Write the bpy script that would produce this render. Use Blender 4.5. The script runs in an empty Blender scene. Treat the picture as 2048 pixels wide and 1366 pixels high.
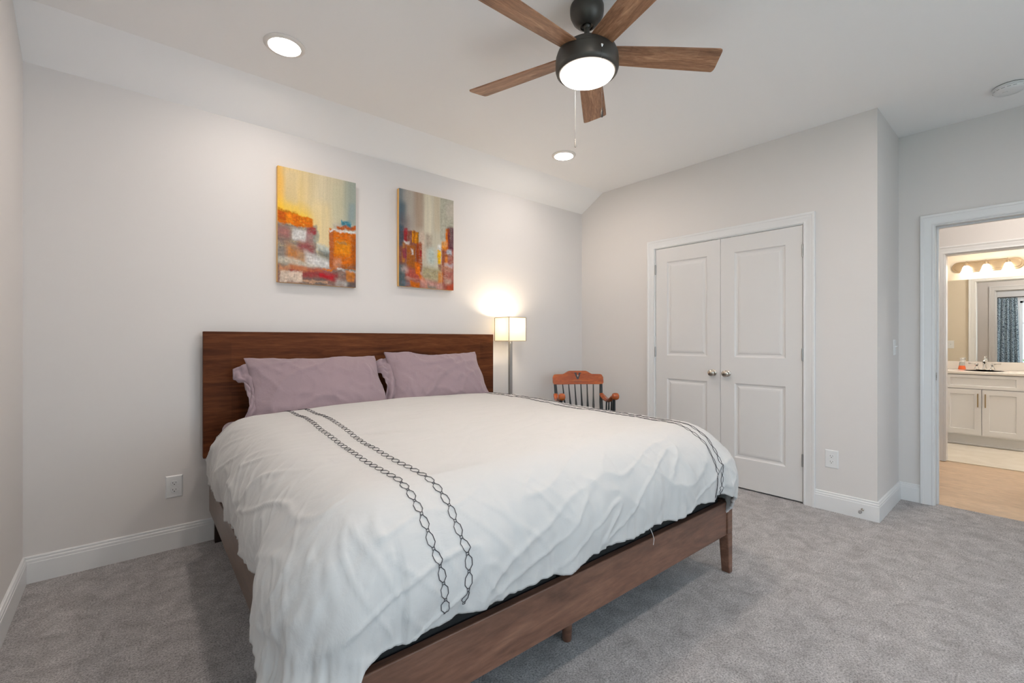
import bpy, bmesh, math, random
import numpy as np
from math import radians as R, sin, cos, pi
from mathutils import Vector, Matrix, noise, Euler

# ------------------------------------------------------------------ camera, world, big light
S = bpy.context.scene
COL = S.collection
cam = bpy.data.objects.new('camera', bpy.data.cameras.new('camera'))
COL.objects.link(cam); S.camera = cam
cam.data.sensor_width = 36.0
cam.data.lens = 904.411 / 2048 * 36
cam.data.shift_y = -2.03 / 2048
cam.data.clip_start = 0.02
cam.location = (0, 0, 1.19)
cam.rotation_euler = (R(90), 0, R(-40.4932))

DAY = 5.3
FAN_L = 108.0; CAN_L = 118.0; LAMP_W = 8.5; BATH_L = 14.0; HALL_L = 94.0
W = bpy.data.worlds.new('world'); S.world = W; W.use_nodes = True
bg = W.node_tree.nodes['Background']
bg.inputs[0].default_value = (0.74, 0.87, 1.0, 1); bg.inputs[1].default_value = DAY

S.view_settings.view_transform = 'Standard'; S.view_settings.look = 'None'
S.view_settings.exposure = 0.31; S.view_settings.gamma = 1.0; S.view_settings.use_curve_mapping = False

WARM = (1.0, 0.87, 0.76)

XL, XR, YB, YA, XE = -0.3827, 3.7499, 3.2288, 0.6997, 4.4338   # left, closet wall, headboard wall, return wall, entry wall
YF = -2.2                                                      # wall behind the camera
ZC, ZW = 2.718, 2.553
XH, XB, XM = 6.151, 6.27, 7.82                                 # hall far wall, its bathroom side, mirror wall

def portal(loc, rot, sx, sy):
    l = bpy.data.lights.new('daylight_portal', 'AREA'); l.shape = 'RECTANGLE'; l.size = sx; l.size_y = sy
    l.cycles.is_portal = True
    o = bpy.data.objects.new('daylight_portal', l); COL.objects.link(o); o.location = loc; o.rotation_euler = rot
WIN_S = [(0.45, 1.55), (1.95, 3.05)]      # windows in the wall behind the camera (x ranges)
WZ = (0.62, 2.12)
WIN_L = (-1.15, 0.33)                     # window beside the camera (y range)
for a, b in WIN_S: portal(((a+b)/2, YF-0.10, sum(WZ)/2), (R(90), 0, 0), b-a, WZ[1]-WZ[0])
portal((XL-0.10, sum(WIN_L)/2, sum(WZ)/2), (R(90), 0, R(-90)), WIN_L[1]-WIN_L[0], WZ[1]-WZ[0])

# ------------------------------------------------------------------ materials
def M(name, col, rough=0.6, metal=0.0, spec=0.5, **k):
    m = bpy.data.materials.new(name); m.use_nodes = True
    b = m.node_tree.nodes['Principled BSDF']
    b.inputs['Base Color'].default_value = (*col, 1); b.inputs['Roughness'].default_value = rough
    b.inputs['Metallic'].default_value = metal; b.inputs['Specular IOR Level'].default_value = spec
    return m
def N(m, t, **k):
    n = m.node_tree.nodes.new(t)
    for a, v in k.items(): setattr(n, a, v)
    return n
def L(m, a, b): m.node_tree.links.new(a, b)
def bsdf(m): return m.node_tree.nodes['Principled BSDF']
def mapping(m, scale, coord='Object', rot=(0, 0, 0)):
    tc = N(m, 'ShaderNodeTexCoord'); mp = N(m, 'ShaderNodeMapping')
    mp.inputs['Scale'].default_value = scale; mp.inputs['Rotation'].default_value = rot
    L(m, tc.outputs[coord], mp.inputs['Vector']); return mp.outputs[0]
def tex(m, vec, scale, detail=4, rough=0.5, dist=0.0):
    n = N(m, 'ShaderNodeTexNoise'); n.inputs['Scale'].default_value = scale; n.inputs['Detail'].default_value = detail
    n.inputs['Roughness'].default_value = rough; n.inputs['Distortion'].default_value = dist
    L(m, vec, n.inputs['Vector']); return n.outputs[0]
def ramp(m, fac, stops):
    r = N(m, 'ShaderNodeValToRGB'); e = r.color_ramp.elements
    while len(e) < len(stops): e.new(0.5)
    for i, (p, c) in enumerate(stops): e[i].position = p; e[i].color = (*c, 1)
    L(m, fac, r.inputs[0]); return r.outputs[0]
def bump(m, h, strength=0.2, dist=0.01, prev=None):
    b = N(m, 'ShaderNodeBump'); b.inputs['Strength'].default_value = strength; b.inputs['Distance'].default_value = dist
    L(m, h, b.inputs['Height'])
    if prev: L(m, prev, b.inputs['Normal'])
    L(m, b.outputs[0], bsdf(m).inputs['Normal']); return b.outputs[0]
def paint(name, col, rough=0.6, bs=0.05):
    m = M(name, col, rough); v = mapping(m, (1, 1, 1)); bump(m, tex(m, v, 260, 3), bs, 0.002); return m
def wood(name, stops, scale=(1, 1, 1), rot=(0, 0, 0), rough=0.45, grain=14, bs=0.08, stave=None):
    m = M(name, stops[0][1], rough); v = mapping(m, scale, 'Object', rot)
    a = tex(m, v, grain, 6, 0.6, 1.4)
    c = ramp(m, a, stops)
    f = tex(m, v, grain*7, 4, 0.6, 0.3)
    mx = N(m, 'ShaderNodeMix', data_type='RGBA', blend_type='MULTIPLY'); mx.inputs[0].default_value = 0.55
    L(m, c, mx.inputs[6]); L(m, ramp(m, f, [(0.3, (0.55, 0.52, 0.5)), (0.65, (1.05, 1.05, 1.05))]), mx.inputs[7])
    out = mx.outputs[2]
    if stave:   # the brick pattern lies in the xy plane of its own vector   # planks/staves of differing tone
        sv = mapping(m, stave[:3], 'Object', stave[3] if len(stave) > 3 else (0, 0, 0))
        wn = N(m, 'ShaderNodeTexBrick'); wn.offset = 0.37; wn.inputs['Scale'].default_value = 1.0
        wn.inputs['Color1'].default_value = (1, 1, 1, 1); wn.inputs['Color2'].default_value = (0.62, 0.6, 0.6, 1)
        wn.inputs['Mortar'].default_value = (0.55, 0.5, 0.5, 1); wn.inputs['Mortar Size'].default_value = 0.0
        wn.inputs['Brick Width'].default_value = 1.0; wn.inputs['Row Height'].default_value = 1.0
        wn.inputs['Bias'].default_value = -0.2
        L(m, sv, wn.inputs['Vector'])
        m2 = N(m, 'ShaderNodeMix', data_type='RGBA', blend_type='MULTIPLY'); m2.inputs[0].default_value = 1.0 if name.startswith('walnut') else 0.35
        L(m, out, m2.inputs[6]); L(m, wn.outputs[0], m2.inputs[7]); out = m2.outputs[2]
    L(m, out, bsdf(m).inputs['Base Color']); bump(m, f, bs, 0.002)
    return m

m_wall = paint('wall_paint', (0.70, 0.675, 0.655), 0.62)
m_ceil = paint('ceiling_paint', (0.90, 0.895, 0.89), 0.8)
m_bath = paint('bathroom_paint', (0.70, 0.62, 0.50), 0.6)
m_trim = paint('white_trim_paint', (0.76, 0.765, 0.765), 0.32, 0.02)
m_door = paint('door_paint', (0.70, 0.69, 0.68), 0.36, 0.03)
m_plate = M('white_plastic', (0.75, 0.76, 0.76), 0.3)
m_dark = M('dark_slot', (0.015, 0.015, 0.015), 0.5)
m_nickel = M('satin_nickel', (0.55, 0.50, 0.44), 0.18, 1.0)
m_steel = M('brushed_steel', (0.42, 0.42, 0.41), 0.35, 1.0)
m_chrome = M('chrome', (0.8, 0.8, 0.8), 0.08, 1.0)
m_brass = M('champagne_brass', (0.42, 0.30, 0.16), 0.35, 1.0)
m_gold = M('warm_nickel', (0.62, 0.50, 0.36), 0.25, 1.0)
m_bronze = M('dark_bronze', (0.075, 0.07, 0.062), 0.42, 0.6)

m_carpet = M('grey_carpet', (0.4, 0.38, 0.36), 0.95, spec=0.1)
v = mapping(m_carpet, (1, 1, 1))
nf = tex(m_carpet, v, 150, 5, 0.75); nm = tex(m_carpet, v, 11, 7, 0.72, 0.6)
c1 = ramp(m_carpet, nf, [(0.34, (0.30, 0.285, 0.285)), (0.5, (0.72, 0.69, 0.69)), (0.64, (0.97, 0.95, 0.95))])
c2 = ramp(m_carpet, nm, [(0.32, (0.68, 0.67, 0.66)), (0.66, (1.06, 1.05, 1.04))])
mx = N(m_carpet, 'ShaderNodeMix', data_type='RGBA', blend_type='MULTIPLY'); mx.inputs[0].default_value = 1
L(m_carpet, c1, mx.inputs[6]); L(m_carpet, c2, mx.inputs[7]); L(m_carpet, mx.outputs[2], bsdf(m_carpet).inputs['Base Color'])
bb = bump(m_carpet, nm, 0.35, 0.02); bump(m_carpet, nf, 1.0, 0.012, bb)

m_bed = wood('walnut_stained_wood', [(0.3, (0.068, 0.019, 0.007)), (0.5, (0.118, 0.036, 0.012)), (0.72, (0.185, 0.062, 0.021))], (0.35, 3, 3), grain=5, rough=0.55,
             stave=(1.1, 0.01, 6.8, (R(-90), 0, 0)))
bsdf(m_bed).inputs['Specular IOR Level'].default_value = 0.12
m_rail = wood('walnut_rail_wood', [(0.3, (0.12, 0.058, 0.038)), (0.5, (0.185, 0.088, 0.056)), (0.72, (0.26, 0.135, 0.088))], (0.4, 2.5, 2.5), grain=5, rough=0.33, bs=0.04)
m_srail = wood('walnut_side_rail_wood', [(0.3, (0.10, 0.062, 0.042)), (0.6, (0.15, 0.09, 0.06)), (0.8, (0.19, 0.11, 0.07))], (3, 0.4, 3), grain=5, rough=0.3, bs=0.03)
m_blade = wood('walnut_blade_laminate', [(0.25, (0.18, 0.078, 0.034)), (0.5, (0.38, 0.19, 0.10)), (0.75, (0.60, 0.36, 0.21))], (0.7, 5, 5), grain=7, rough=0.5,
               stave=(3.2, 34, 0.01))
m_cherry = wood('cherry_wood', [(0.3, (0.28, 0.048, 0.010)), (0.55, (0.46, 0.10, 0.016)), (0.8, (0.58, 0.17, 0.03))], (0.6, 3, 3), grain=6, rough=0.25, bs=0.02)
m_black = M('black_lacquer', (0.014, 0.018, 0.02), 0.28)
m_blackfab = paint('black_fabric', (0.018, 0.018, 0.018), 0.9, 0.3)

def cloth_mat(name, col, sheen=0.2, bs=0.35, streak=(3, 3, 3)):
    m = M(name, col, 0.85, spec=0.15); b = bsdf(m)
    b.inputs['Sheen Weight'].default_value = sheen
    v = mapping(m, streak); n1 = tex(m, v, 6, 5, 0.55, 0.5)
    v2 = mapping(m, (1, 1, 1)); n2 = tex(m, v2, 700, 2)
    bb = bump(m, n1, bs, 0.02); bump(m, n2, 0.08, 0.001, bb)
    return m
m_duvet = cloth_mat('white_cotton_duvet', (0.545, 0.54, 0.53), 0.1, 0.22, (1.1, 2.6, 1.4))
m_mauve = cloth_mat('mauve_cotton', (0.30, 0.225, 0.25), 0.25, 0.35, (2, 2, 2))
m_thread = M('dark_grey_thread', (0.04, 0.038, 0.045), 0.8)

def emit(name, col, s):
    m = bpy.data.materials.new(name); m.use_nodes = True; nt = m.node_tree; nt.nodes.clear()
    e = nt.nodes.new('ShaderNodeEmission'); e.inputs[0].default_value = (*col, 1); e.inputs[1].default_value = s
    o = nt.nodes.new('ShaderNodeOutputMaterial'); nt.links.new(e.outputs[0], o.inputs[0]); return m
m_fanlight = emit('lit_opal_glass', WARM, FAN_L)
_c = N(m_fanlight, 'ShaderNodeTexCoord'); _v = N(m_fanlight, 'ShaderNodeVectorMath', operation='MULTIPLY'); _v.inputs[1].default_value = (1, 1, 0)
L(m_fanlight, _c.outputs['Object'], _v.inputs[0]); _l = N(m_fanlight, 'ShaderNodeVectorMath', operation='LENGTH'); L(m_fanlight, _v.outputs[0], _l.inputs[0])
_r = N(m_fanlight, 'ShaderNodeMapRange'); _r.interpolation_type = 'SMOOTHSTEP'; _r.inputs[1].default_value = 0.085; _r.inputs[2].default_value = 0.1245; _r.inputs[3].default_value = FAN_L; _r.inputs[4].default_value = 0.75
L(m_fanlight, _l.outputs['Value'], _r.inputs[0]); L(m_fanlight, _r.outputs[0], [n for n in m_fanlight.node_tree.nodes if n.type == 'EMISSION'][0].inputs[1])
m_can = emit('lit_led_lens', (1.0, 0.88, 0.80), CAN_L)
m_bell = emit('lit_frosted_glass', (1.0, 0.88, 0.72), BATH_L)
m_shade = M('ivory_linen_shade', (0.88, 0.86, 0.80), 0.9)
_t = N(m_shade, 'ShaderNodeBsdfTranslucent'); _t.inputs[0].default_value = (1.0, 0.96, 0.88, 1)
_x = N(m_shade, 'ShaderNodeMixShader'); _x.inputs[0].default_value = 0.55
L(m_shade, bsdf(m_shade).outputs[0], _x.inputs[1]); L(m_shade, _t.outputs[0], _x.inputs[2])
L(m_shade, _x.outputs[0], m_shade.node_tree.nodes['Material Output'].inputs[0])
m_glass = M('clear_glass', (1, 1, 1), 0.0); bsdf(m_glass).inputs['Transmission Weight'].default_value = 1; bsdf(m_glass).inputs['IOR'].default_value = 1.45
# thin pane: mostly transparent with a faint reflection
m_pane = bpy.data.materials.new('window_pane_glass'); m_pane.use_nodes = True; _n = m_pane.node_tree; _n.nodes.clear()
_a = _n.nodes.new('ShaderNodeBsdfTransparent'); _a.inputs[0].default_value = (0.95, 0.97, 0.97, 1); _b = _n.nodes.new('ShaderNodeBsdfGlossy'); _b.inputs['Roughness'].default_value = 0.0
_m = _n.nodes.new('ShaderNodeMixShader'); _m.inputs[0].default_value = 0.06; _o = _n.nodes.new('ShaderNodeOutputMaterial')
_n.links.new(_a.outputs[0], _m.inputs[1]); _n.links.new(_b.outputs[0], _m.inputs[2]); _n.links.new(_m.outputs[0], _o.inputs[0])

# ------------------------------------------------------------------ geometry helpers
class MB:
    def __init__(s): s.v = []; s.f = []; s.mi = []; s.cur = 0
    def add(s, vs, fs):
        o = len(s.v); s.v += [tuple(p) for p in vs]
        for f in fs: s.f.append(tuple(o+i for i in f)); s.mi.append(s.cur)
        return s
    def box(s, a, b):
        (x0, y0, z0), (x1, y1, z1) = a, b
        return s.add([(x0, y0, z0), (x1, y0, z0), (x1, y1, z0), (x0, y1, z0), (x0, y0, z1), (x1, y0, z1), (x1, y1, z1), (x0, y1, z1)],
              [(3, 2, 1, 0), (4, 5, 6, 7), (0, 1, 5, 4), (1, 2, 6, 5), (2, 3, 7, 6), (3, 0, 4, 7)])
    def frustum(s, a0, a1, b0, b1):      # bottom rect (x0,y0,x1,y1,z) to top rect
        (x0, y0, x1, y1, z), (p0, q0, p1, q1, w) = a0+a1, b0+b1
        return s.add([(x0, y0, z), (x1, y0, z), (x1, y1, z), (x0, y1, z), (p0, q0, w), (p1, q0, w), (p1, q1, w), (p0, q1, w)],
              [(3, 2, 1, 0), (4, 5, 6, 7), (0, 1, 5, 4), (1, 2, 6, 5), (2, 3, 7, 6), (3, 0, 4, 7)])
    def lathe(s, prof, o=(0, 0, 0), n=32, ax='z', closed=False):
        vs = []; fs = []
        for (r, h) in prof:
            for k in range(n):
                a = 2*pi*k/n; p = (r*cos(a), r*sin(a), h)
                if ax == 'x': p = (h, r*cos(a), r*sin(a))
                if ax == 'y': p = (r*sin(a), h, r*cos(a))
                vs.append((p[0]+o[0], p[1]+o[1], p[2]+o[2]))
        m = len(prof)
        for i in range(m-1+(1 if closed else 0)):
            for k in range(n):
                a = i*n+k; b = i*n+(k+1) % n; i2 = (i+1) % m
                fs.append((a, b, i2*n+(k+1) % n, i2*n+k))
        if not closed:
            fs.append(tuple(reversed(range(n)))); fs.append(tuple((m-1)*n+k for k in range(n)))
        return s.add(vs, fs)
    def tube(s, pts, r, n=8, sx=1.0, sy=1.0):
        pts = [Vector(p) for p in pts]; rr = r if isinstance(r, (list, tuple)) else [r]*len(pts)
        up = Vector((0, 0, 1)); vs = []; fs = []
        t0 = (pts[1]-pts[0]).normalized(); nrm = t0.cross(up)
        if nrm.length < 1e-3: nrm = t0.cross(Vector((0, 1, 0)))
        nrm.normalize()
        for i, p in enumerate(pts):
            t = (pts[min(i+1, len(pts)-1)]-pts[max(i-1, 0)]).normalized()
            nrm = (nrm-t*nrm.dot(t)).normalized(); b = t.cross(nrm)
            for k in range(n):
                a = 2*pi*k/n; vs.append(p+nrm*cos(a)*rr[i]*sx+b*sin(a)*rr[i]*sy)
        for i in range(len(pts)-1):
            for k in range(n):
                fs.append((i*n+k, i*n+(k+1) % n, (i+1)*n+(k+1) % n, (i+1)*n+k))
        fs.append(tuple(reversed(range(n)))); fs.append(tuple((len(pts)-1)*n+k for k in range(n)))
        return s.add(vs, fs)
    def prism(s, poly, fn, t0, t1):      # 2D outline extruded: fn(a, b, t) -> xyz
        n = len(poly); vs = [fn(a, b, t0) for a, b in poly]+[fn(a, b, t1) for a, b in poly]
        fs = [tuple(reversed(range(n))), tuple(range(n, 2*n))]+[(i, (i+1) % n, n+(i+1) % n, n+i) for i in range(n)]
        return s.add(vs, fs)
    def build(s, name, mats, parent=None, bevel=0, smooth=35, seg=2, **kw):
        me = bpy.data.meshes.new(name); me.from_pydata(s.v, [], s.f)
        if not isinstance(mats, (list, tuple)): mats = [mats]
        for m in mats: me.materials.append(m)
        for p, k in zip(me.polygons, s.mi): p.material_index = k
        bm = bmesh.new(); bm.from_mesh(me); bmesh.ops.recalc_face_normals(bm, faces=bm.faces); bm.to_mesh(me); bm.free()
        if smooth:
            for p in me.polygons: p.use_smooth = True
            me.set_sharp_from_angle(angle=R(smooth))
        o = bpy.data.objects.new(name, me); COL.objects.link(o)
        if parent: o.parent = parent
        if bevel:
            b = o.modifiers.new('bevel', 'BEVEL'); b.width = bevel; b.segments = seg; b.limit_method = 'ANGLE'; b.angle_limit = R(40)
            b.harden_normals = False
        for k, v in kw.items(): o[k] = v
        return o
def thing(name, label, cat, loc=(0, 0, 0), rz=0, group=None):
    o = bpy.data.objects.new(name, None); COL.objects.link(o); o.location = loc; o.rotation_euler = (0, 0, rz)
    o.empty_display_size = 0.1; o['label'] = label; o['category'] = cat
    if group: o['group'] = group
    return o
def tag(o, label, cat, group=None):
    o['label'] = label; o['category'] = cat
    if group: o['group'] = group
    return o
def struct(o): o['kind'] = 'structure'; return o
def copy_tree(o, parent=None):
    c = o.copy(); COL.objects.link(c); c.parent = parent
    for ch in list(o.children): copy_tree(ch, c)
    return c

# ------------------------------------------------------------------ room shell
T = 0.116
def wall_with_hole(name, mat, a, b, axis, hole=None, z1=ZC):
    """axis 'x': wall slab of constant x (a=(x0,y0) b=(x1,y1)); hole list of (lo,hi,z0,z1) along the other axis."""
    mb = MB(); (x0, y0), (x1, y1) = a, b
    lo, hi = (y0, y1) if axis == 'x' else (x0, x1)
    def bx(l, h, za, zb):
        if h-l < 1e-4 or zb-za < 1e-4: return
        if axis == 'x': mb.box((x0, l, za), (x1, h, zb))
        else: mb.box((l, y0, za), (h, y1, zb))
    cur = lo
    for (l, h, za, zb) in sorted(hole or []):
        bx(cur, l, 0, z1); bx(l, h, 0, za); bx(l, h, zb, z1); cur = h
    bx(cur, hi, 0, z1)
    return struct(mb.build(name, mat, smooth=0))
CL = (1.118, 2.344, 2.045)     # closet opening y0,y1,z
D1 = (-0.31, 0.509, 2.028)     # entry doorway
D2 = (-0.17, 0.625, 2.045)     # bathroom doorway

wall_with_hole('wall_back', m_wall, (XL-T, YB), (XR+0.9, YB+T), 'y', z1=ZC+0.1)
wall_with_hole('wall_left', m_wall, (XL-T, YF-T), (XL, YB), 'x', [(WIN_L[0], WIN_L[1], *WZ)])
wall_with_hole('wall_right', m_wall, (XR, YA+T), (XR+T, YB), 'x', [(CL[0], CL[1], 0, CL[2])])
wall_with_hole('wall_return', m_wall, (XR, YA), (XE+T, YA+T), 'y')
wall_with_hole('wall_entry', m_wall, (XE, YF), (XE+T, YA), 'x', [(D1[0], D1[1], 0, D1[2])])
wall_with_hole('wall_front', m_wall, (XL, YF-T), (XE+T, YF), 'y', [(a, b, *WZ) for a, b in WIN_S])
wall_with_hole('wall_closet', m_wall, (XR+0.75, YA+T), (XR+0.85, YB), 'x')
# hall and bathroom shells
HY0, HY1 = -1.9, 1.15
wall_with_hole('wall_hall_left', m_wall, (XE+T, HY1), (XM+T, HY1+T), 'y')
wall_with_hole('wall_hall_right', m_wall, (XE+T, HY0-T), (XM+T, HY0), 'y')
wall_with_hole('wall_hall_end', m_wall, (XH, HY0), (XH+0.06, HY1), 'x', [(D2[0], D2[1], 0, D2[2])])
wall_with_hole('wall_bathroom_entry', m_bath, (XH+0.06, HY0), (XB, HY1), 'x', [(D2[0], D2[1], 0, D2[2])])
wall_with_hole('wall_bathroom_mirror', m_bath, (XM, HY0), (XM+T, HY1), 'x')

# ceiling: flat part plus the sloped strip over the headboard wall
YK = 2.945
mb = MB()
mb.prism([(YF-T, ZC), (YK, ZC), (YB+0.001, ZW), (YB+T, ZW), (YB+T, ZC+0.2), (YF-T, ZC+0.2)], lambda a, b, t: (t, a, b), XL-T, XR+T)
mb.box((XR+T, YF-T, ZC), (XM+T, YB+T, ZC+0.2))
struct(mb.build('ceiling', m_ceil, smooth=0))
struct(MB().box((XL-T, YF-T, -0.12), (XE+0.055, YB+T, 0)).build('floor', m_carpet, smooth=0))
m_plank = wood('honey_oak_floor', [(0.3, (0.66, 0.46, 0.29)), (0.55, (0.74, 0.53, 0.35)), (0.8, (0.80, 0.60, 0.41))], (3, 0.5, 1), grain=4, rough=0.35, bs=0.02, stave=(7.5, 0.9, 0.01, (0, 0, R(90))))
struct(MB().box((XE+0.055, HY0-T, -0.12), (XH+0.05, HY1+T, -0.004)).build('floor', m_plank, smooth=0))
m_tile = M('cream_tile', (0.60, 0.53, 0.42), 0.35); vv = mapping(m_tile, (1, 1, 1)); L(m_tile, ramp(m_tile, tex(m_tile, vv, 5, 4, 0.5, 1.0), [(0.3, (0.68, 0.61, 0.50)), (0.7, (0.78, 0.72, 0.62))]), bsdf(m_tile).inputs['Base Color'])
struct(MB().box((XH+0.05, HY0-T, -0.12), (XM+T, HY1+T, -0.002)).build('floor', m_tile, smooth=0))

# baseboards
BP = [(0, 0), (0.0145, 0), (0.0145, 0.098), (0.0128, 0.1005), (0.0128, 0.112), (0.0095, 0.1165), (0.0085, 0.1195), (0.0105, 0.1225), (0.0095, 0.128), (0.005, 0.1305), (0, 0.1305)]
def baseboard(name, p0, p1, nrm, e0=0, e1=0):
    d = Vector((p1[0]-p0[0], p1[1]-p0[1])); ln = d.length; d.normalize(); nx, ny = nrm; mb = MB(); n = len(BP)
    vs = []
    for k, (e, base) in enumerate(((e0, 0), (e1, ln))):
        for (t, z) in BP:
            s_ = base+(e*t if k == 1 else -e*t)
            vs.append((p0[0]+d.x*s_+nx*t, p0[1]+d.y*s_+ny*t, z))
    fs = [tuple(range(n)), tuple(range(n, 2*n))]+[(i, (i+1) % n, n+(i+1) % n, n+i) for i in range(n)]
    mb.add(vs, fs); return struct(mb.build(name, m_trim, smooth=25))
CW = 0.072   # casing width
baseboard('baseboard_back', (XL, YB), (XR, YB), (0, -1), -1, -1)
baseboard('baseboard_left', (XL, YF), (XL, YB), (1, 0), -1, -1)
baseboard('baseboard_right', (XR, YA), (XR, CL[0]-CW+0.006), (-1, 0), 1, 0)
baseboard('baseboard_right', (XR, CL[1]+CW-0.006), (XR, YB), (-1, 0), 0, -1)
baseboard('baseboard_return', (XR, YA), (XE, YA), (0, -1), 1, -1)
baseboard('baseboard_entry', (XE, D1[1]+CW-0.004), (XE, YA), (-1, 0), 0, -1)
baseboard('baseboard_entry', (XE, YF), (XE, D1[0]-CW), (-1, 0), -1, 0)
baseboard('baseboard_front', (XL, YF), (XE, YF), (0, 1), -1, -1)

# casings: profile swept round an opening, mitred at the head
CP = [(0, 0), (0, 0.010), (0.006, 0.0125), (0.012, 0.0105), (0.020, 0.0115), (0.034, 0.013), (0.040, 0.0155), (0.052, 0.0165), (0.058, 0.020), (0.070, 0.021), (0.072, 0.019), (0.072, 0)]
def casing(name, x, nx, y0, y1, zt, mat=None, z0=0.0):
    mb = MB(); n = len(CP); vs = []
    for (py, pz, sy, sz) in ((y0, z0, -1, 0), (y0, zt, -1, 1), (y1, zt, 1, 1), (y1, z0, 1, 0)):
        for (o, t) in CP: vs.append((x+nx*t, py+sy*o, pz+sz*o))
    fs = []
    for k in range(3):
        for i in range(n): fs.append((k*n+i, k*n+(i+1) % n, (k+1)*n+(i+1) % n, (k+1)*n+i))
    fs += [tuple(range(n)), tuple(range(3*n, 4*n))]
    mb.add(vs, fs); return struct(mb.build(name, mat or m_trim, smooth=20))
def jamb(name, x0, x1, y0, y1, zt, j=0.014, stop=None):
    mb = MB(); mb.box((x0, y0, 0), (x1, y0+j, zt-j)); mb.box((x0, y1-j, 0), (x1, y1, zt-j)); mb.box((x0, y0, zt-j), (x1, y1, zt))
    if stop:
        a, b = stop
        mb.box((a, y0+j, 0), (b, y0+j+0.011, zt-j-0.011)); mb.box((a, y1-j-0.011, 0), (b, y1-j, zt-j-0.011)); mb.box((a, y0+j, zt-j-0.011), (b, y1-j, zt-j))
    return struct(mb.build(name, m_trim, bevel=0.001))
casing('trim_1', XR-0.0005, -1, CL[0]+0.004, CL[1]-0.004, CL[2]-0.004)
jamb('trim_2', XR-0.001, XR+T, CL[0]-0.001, CL[1]+0.001, CL[2]+0.001, 0.0115, (XR+0.040, XR+0.075))
casing('trim_3', XE-0.0005, -1, D1[0]+0.004, D1[1]-0.004, D1[2]-0.004)
jamb('trim_4', XE-0.001, XE+T+0.001, D1[0]-0.001, D1[1]+0.001, D1[2]+0.001, 0.014, (XE+0.055, XE+0.09))
casing('trim_5', XE+T+0.0005, 1, D1[0]+0.004, D1[1]-0.004, D1[2]-0.004)
casing('trim_6', XH-0.0005, -1, D2[0]+0.004, D2[1]-0.004, D2[2]-0.004)
jamb('trim_7', XH-0.001, XB+0.001, D2[0]-0.001, D2[1]+0.001, D2[2]+0.001, 0.014)
casing('trim_8', XB+0.0005, 1, D2[0]+0.004, D2[1]-0.004, D2[2]-0.004)
struct(MB().box((XH+0.035, D2[0]+0.012, -0.003), (XH+0.06, D2[1]-0.012, 0.003)).build('trim_9', M('threshold', (0.75, 0.68, 0.55), 0.4)))

# closet doors: moulded two-panel doors
def closet_door(name, y0, y1, knob_y, hinge_y):
    z0, z1 = 0.012, CL[2]-0.0135; xf = XR+0.002; th = 0.035
    mb = MB(); st = 0.130
    pans = [(0.245, 0.845), (1.055, 1.905)]
    ya, yb = y0+st-0.018, y1-st+0.018
    # front skin as a grid of quads with sunken, bevelled panels
    def q(a, b, c, d): mb.add([a, b, c, d], [(0, 1, 2, 3)])
    X = lambda y, z, dep=0: (xf+dep, y, z)
    def rect(ya_, yb_, za, zb): q(X(ya_, za), X(yb_, za), X(yb_, zb), X(ya_, zb))
    rect(y0, ya, z0, z1); rect(yb, y1, z0, z1)
    zs = [z0]+[z for p in pans for z in p]+[z1]
    for i in range(0, len(zs), 2): rect(ya, yb, zs[i], zs[i+1])
    for (za, zb) in pans:
        steps = [(0, 0), (0.006, 0.006), (0.014, 0.009), (0.024, 0.009), (0.034, 0.0045), (0.046, 0.0025)]
        for (o1, d1), (o2, d2) in zip(steps[:-1], steps[1:]):
            A = [(ya+o1, za+o1), (yb-o1, za+o1), (yb-o1, zb-o1), (ya+o1, zb-o1)]
            B = [(ya+o2, za+o2), (yb-o2, za+o2), (yb-o2, zb-o2), (ya+o2, zb-o2)]
            for i in range(4):
                j = (i+1) % 4; q(X(*A[i], d1), X(*A[j], d1), X(*B[j], d2), X(*B[i], d2))
        o, dd = steps[-1]; q(X(ya+o, za+o, dd), X(yb-o, za+o, dd), X(yb-o, zb-o, dd), X(ya+o, zb-o, dd))
    # sides and back
    q((xf, y0, z0), (xf+th, y0, z0), (xf+th, y0, z1), (xf, y0, z1)); q((xf, y1, z0), (xf+th, y1, z0), (xf+th, y1, z1), (xf, y1, z1))
    q((xf, y0, z0), (xf, y1, z0), (xf+th, y1, z0), (xf+th, y0, z0)); q((xf, y0, z1), (xf, y1, z1), (xf+th, y1, z1), (xf+th, y0, z1))
    q((xf+th, y0, z0), (xf+th, y1, z0), (xf+th, y1, z1), (xf+th, y0, z1))
    d = mb.build(name, m_door, smooth=0); struct(d)
    k = MB().lathe([(0.027, 0.0), (0.027, -0.003), (0.024, -0.006), (0.0105, -0.009), (0.0095, -0.030), (0.013, -0.034), (0.0235, -0.038), (0.0275, -0.046), (0.027, -0.053), (0.022, -0.059), (0.012, -0.0625), (0.001, -0.0635)], (xf, knob_y, 0.920), 32, 'x')
    k.build('door_knob', m_nickel, d)
    for hz in (0.315, 1.085, 1.845):
        h = MB(); h.lathe([(0.0062, -0.045), (0.0062, 0.045)], (XR-0.0045, hinge_y, hz), 12, 'z'); h.lathe([(0.001, 0.049), (0.004, 0.047), (0.0055, 0.045)], (XR-0.0045, hinge_y, hz), 12)
        h.box((XR-0.001, hinge_y-0.004, hz-0.045), (XR+0.003, hinge_y+0.004, hz+0.045))
        h.build('hinge', m_steel, d)
    return d
ym = 1.7305
closet_door('door_1', ym+0.0015, CL[1]-0.014, ym+0.058, CL[1]-0.0115)
closet_door('door_2', CL[0]+0.014, ym-0.0015, ym-0.058, CL[0]+0.0115)
# ball catch strikes at the door heads
for yy in (ym+0.055, ym-0.055):
    c = MB().box((XR+0.006, yy-0.028, CL[2]-0.0135), (XR+0.030, yy+0.028, CL[2]-0.0105)).build('catch_plate', M('catch_metal', (0.06, 0.05, 0.04), 0.4, 0.8)); struct(c); c.name = 'trim_10'

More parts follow.
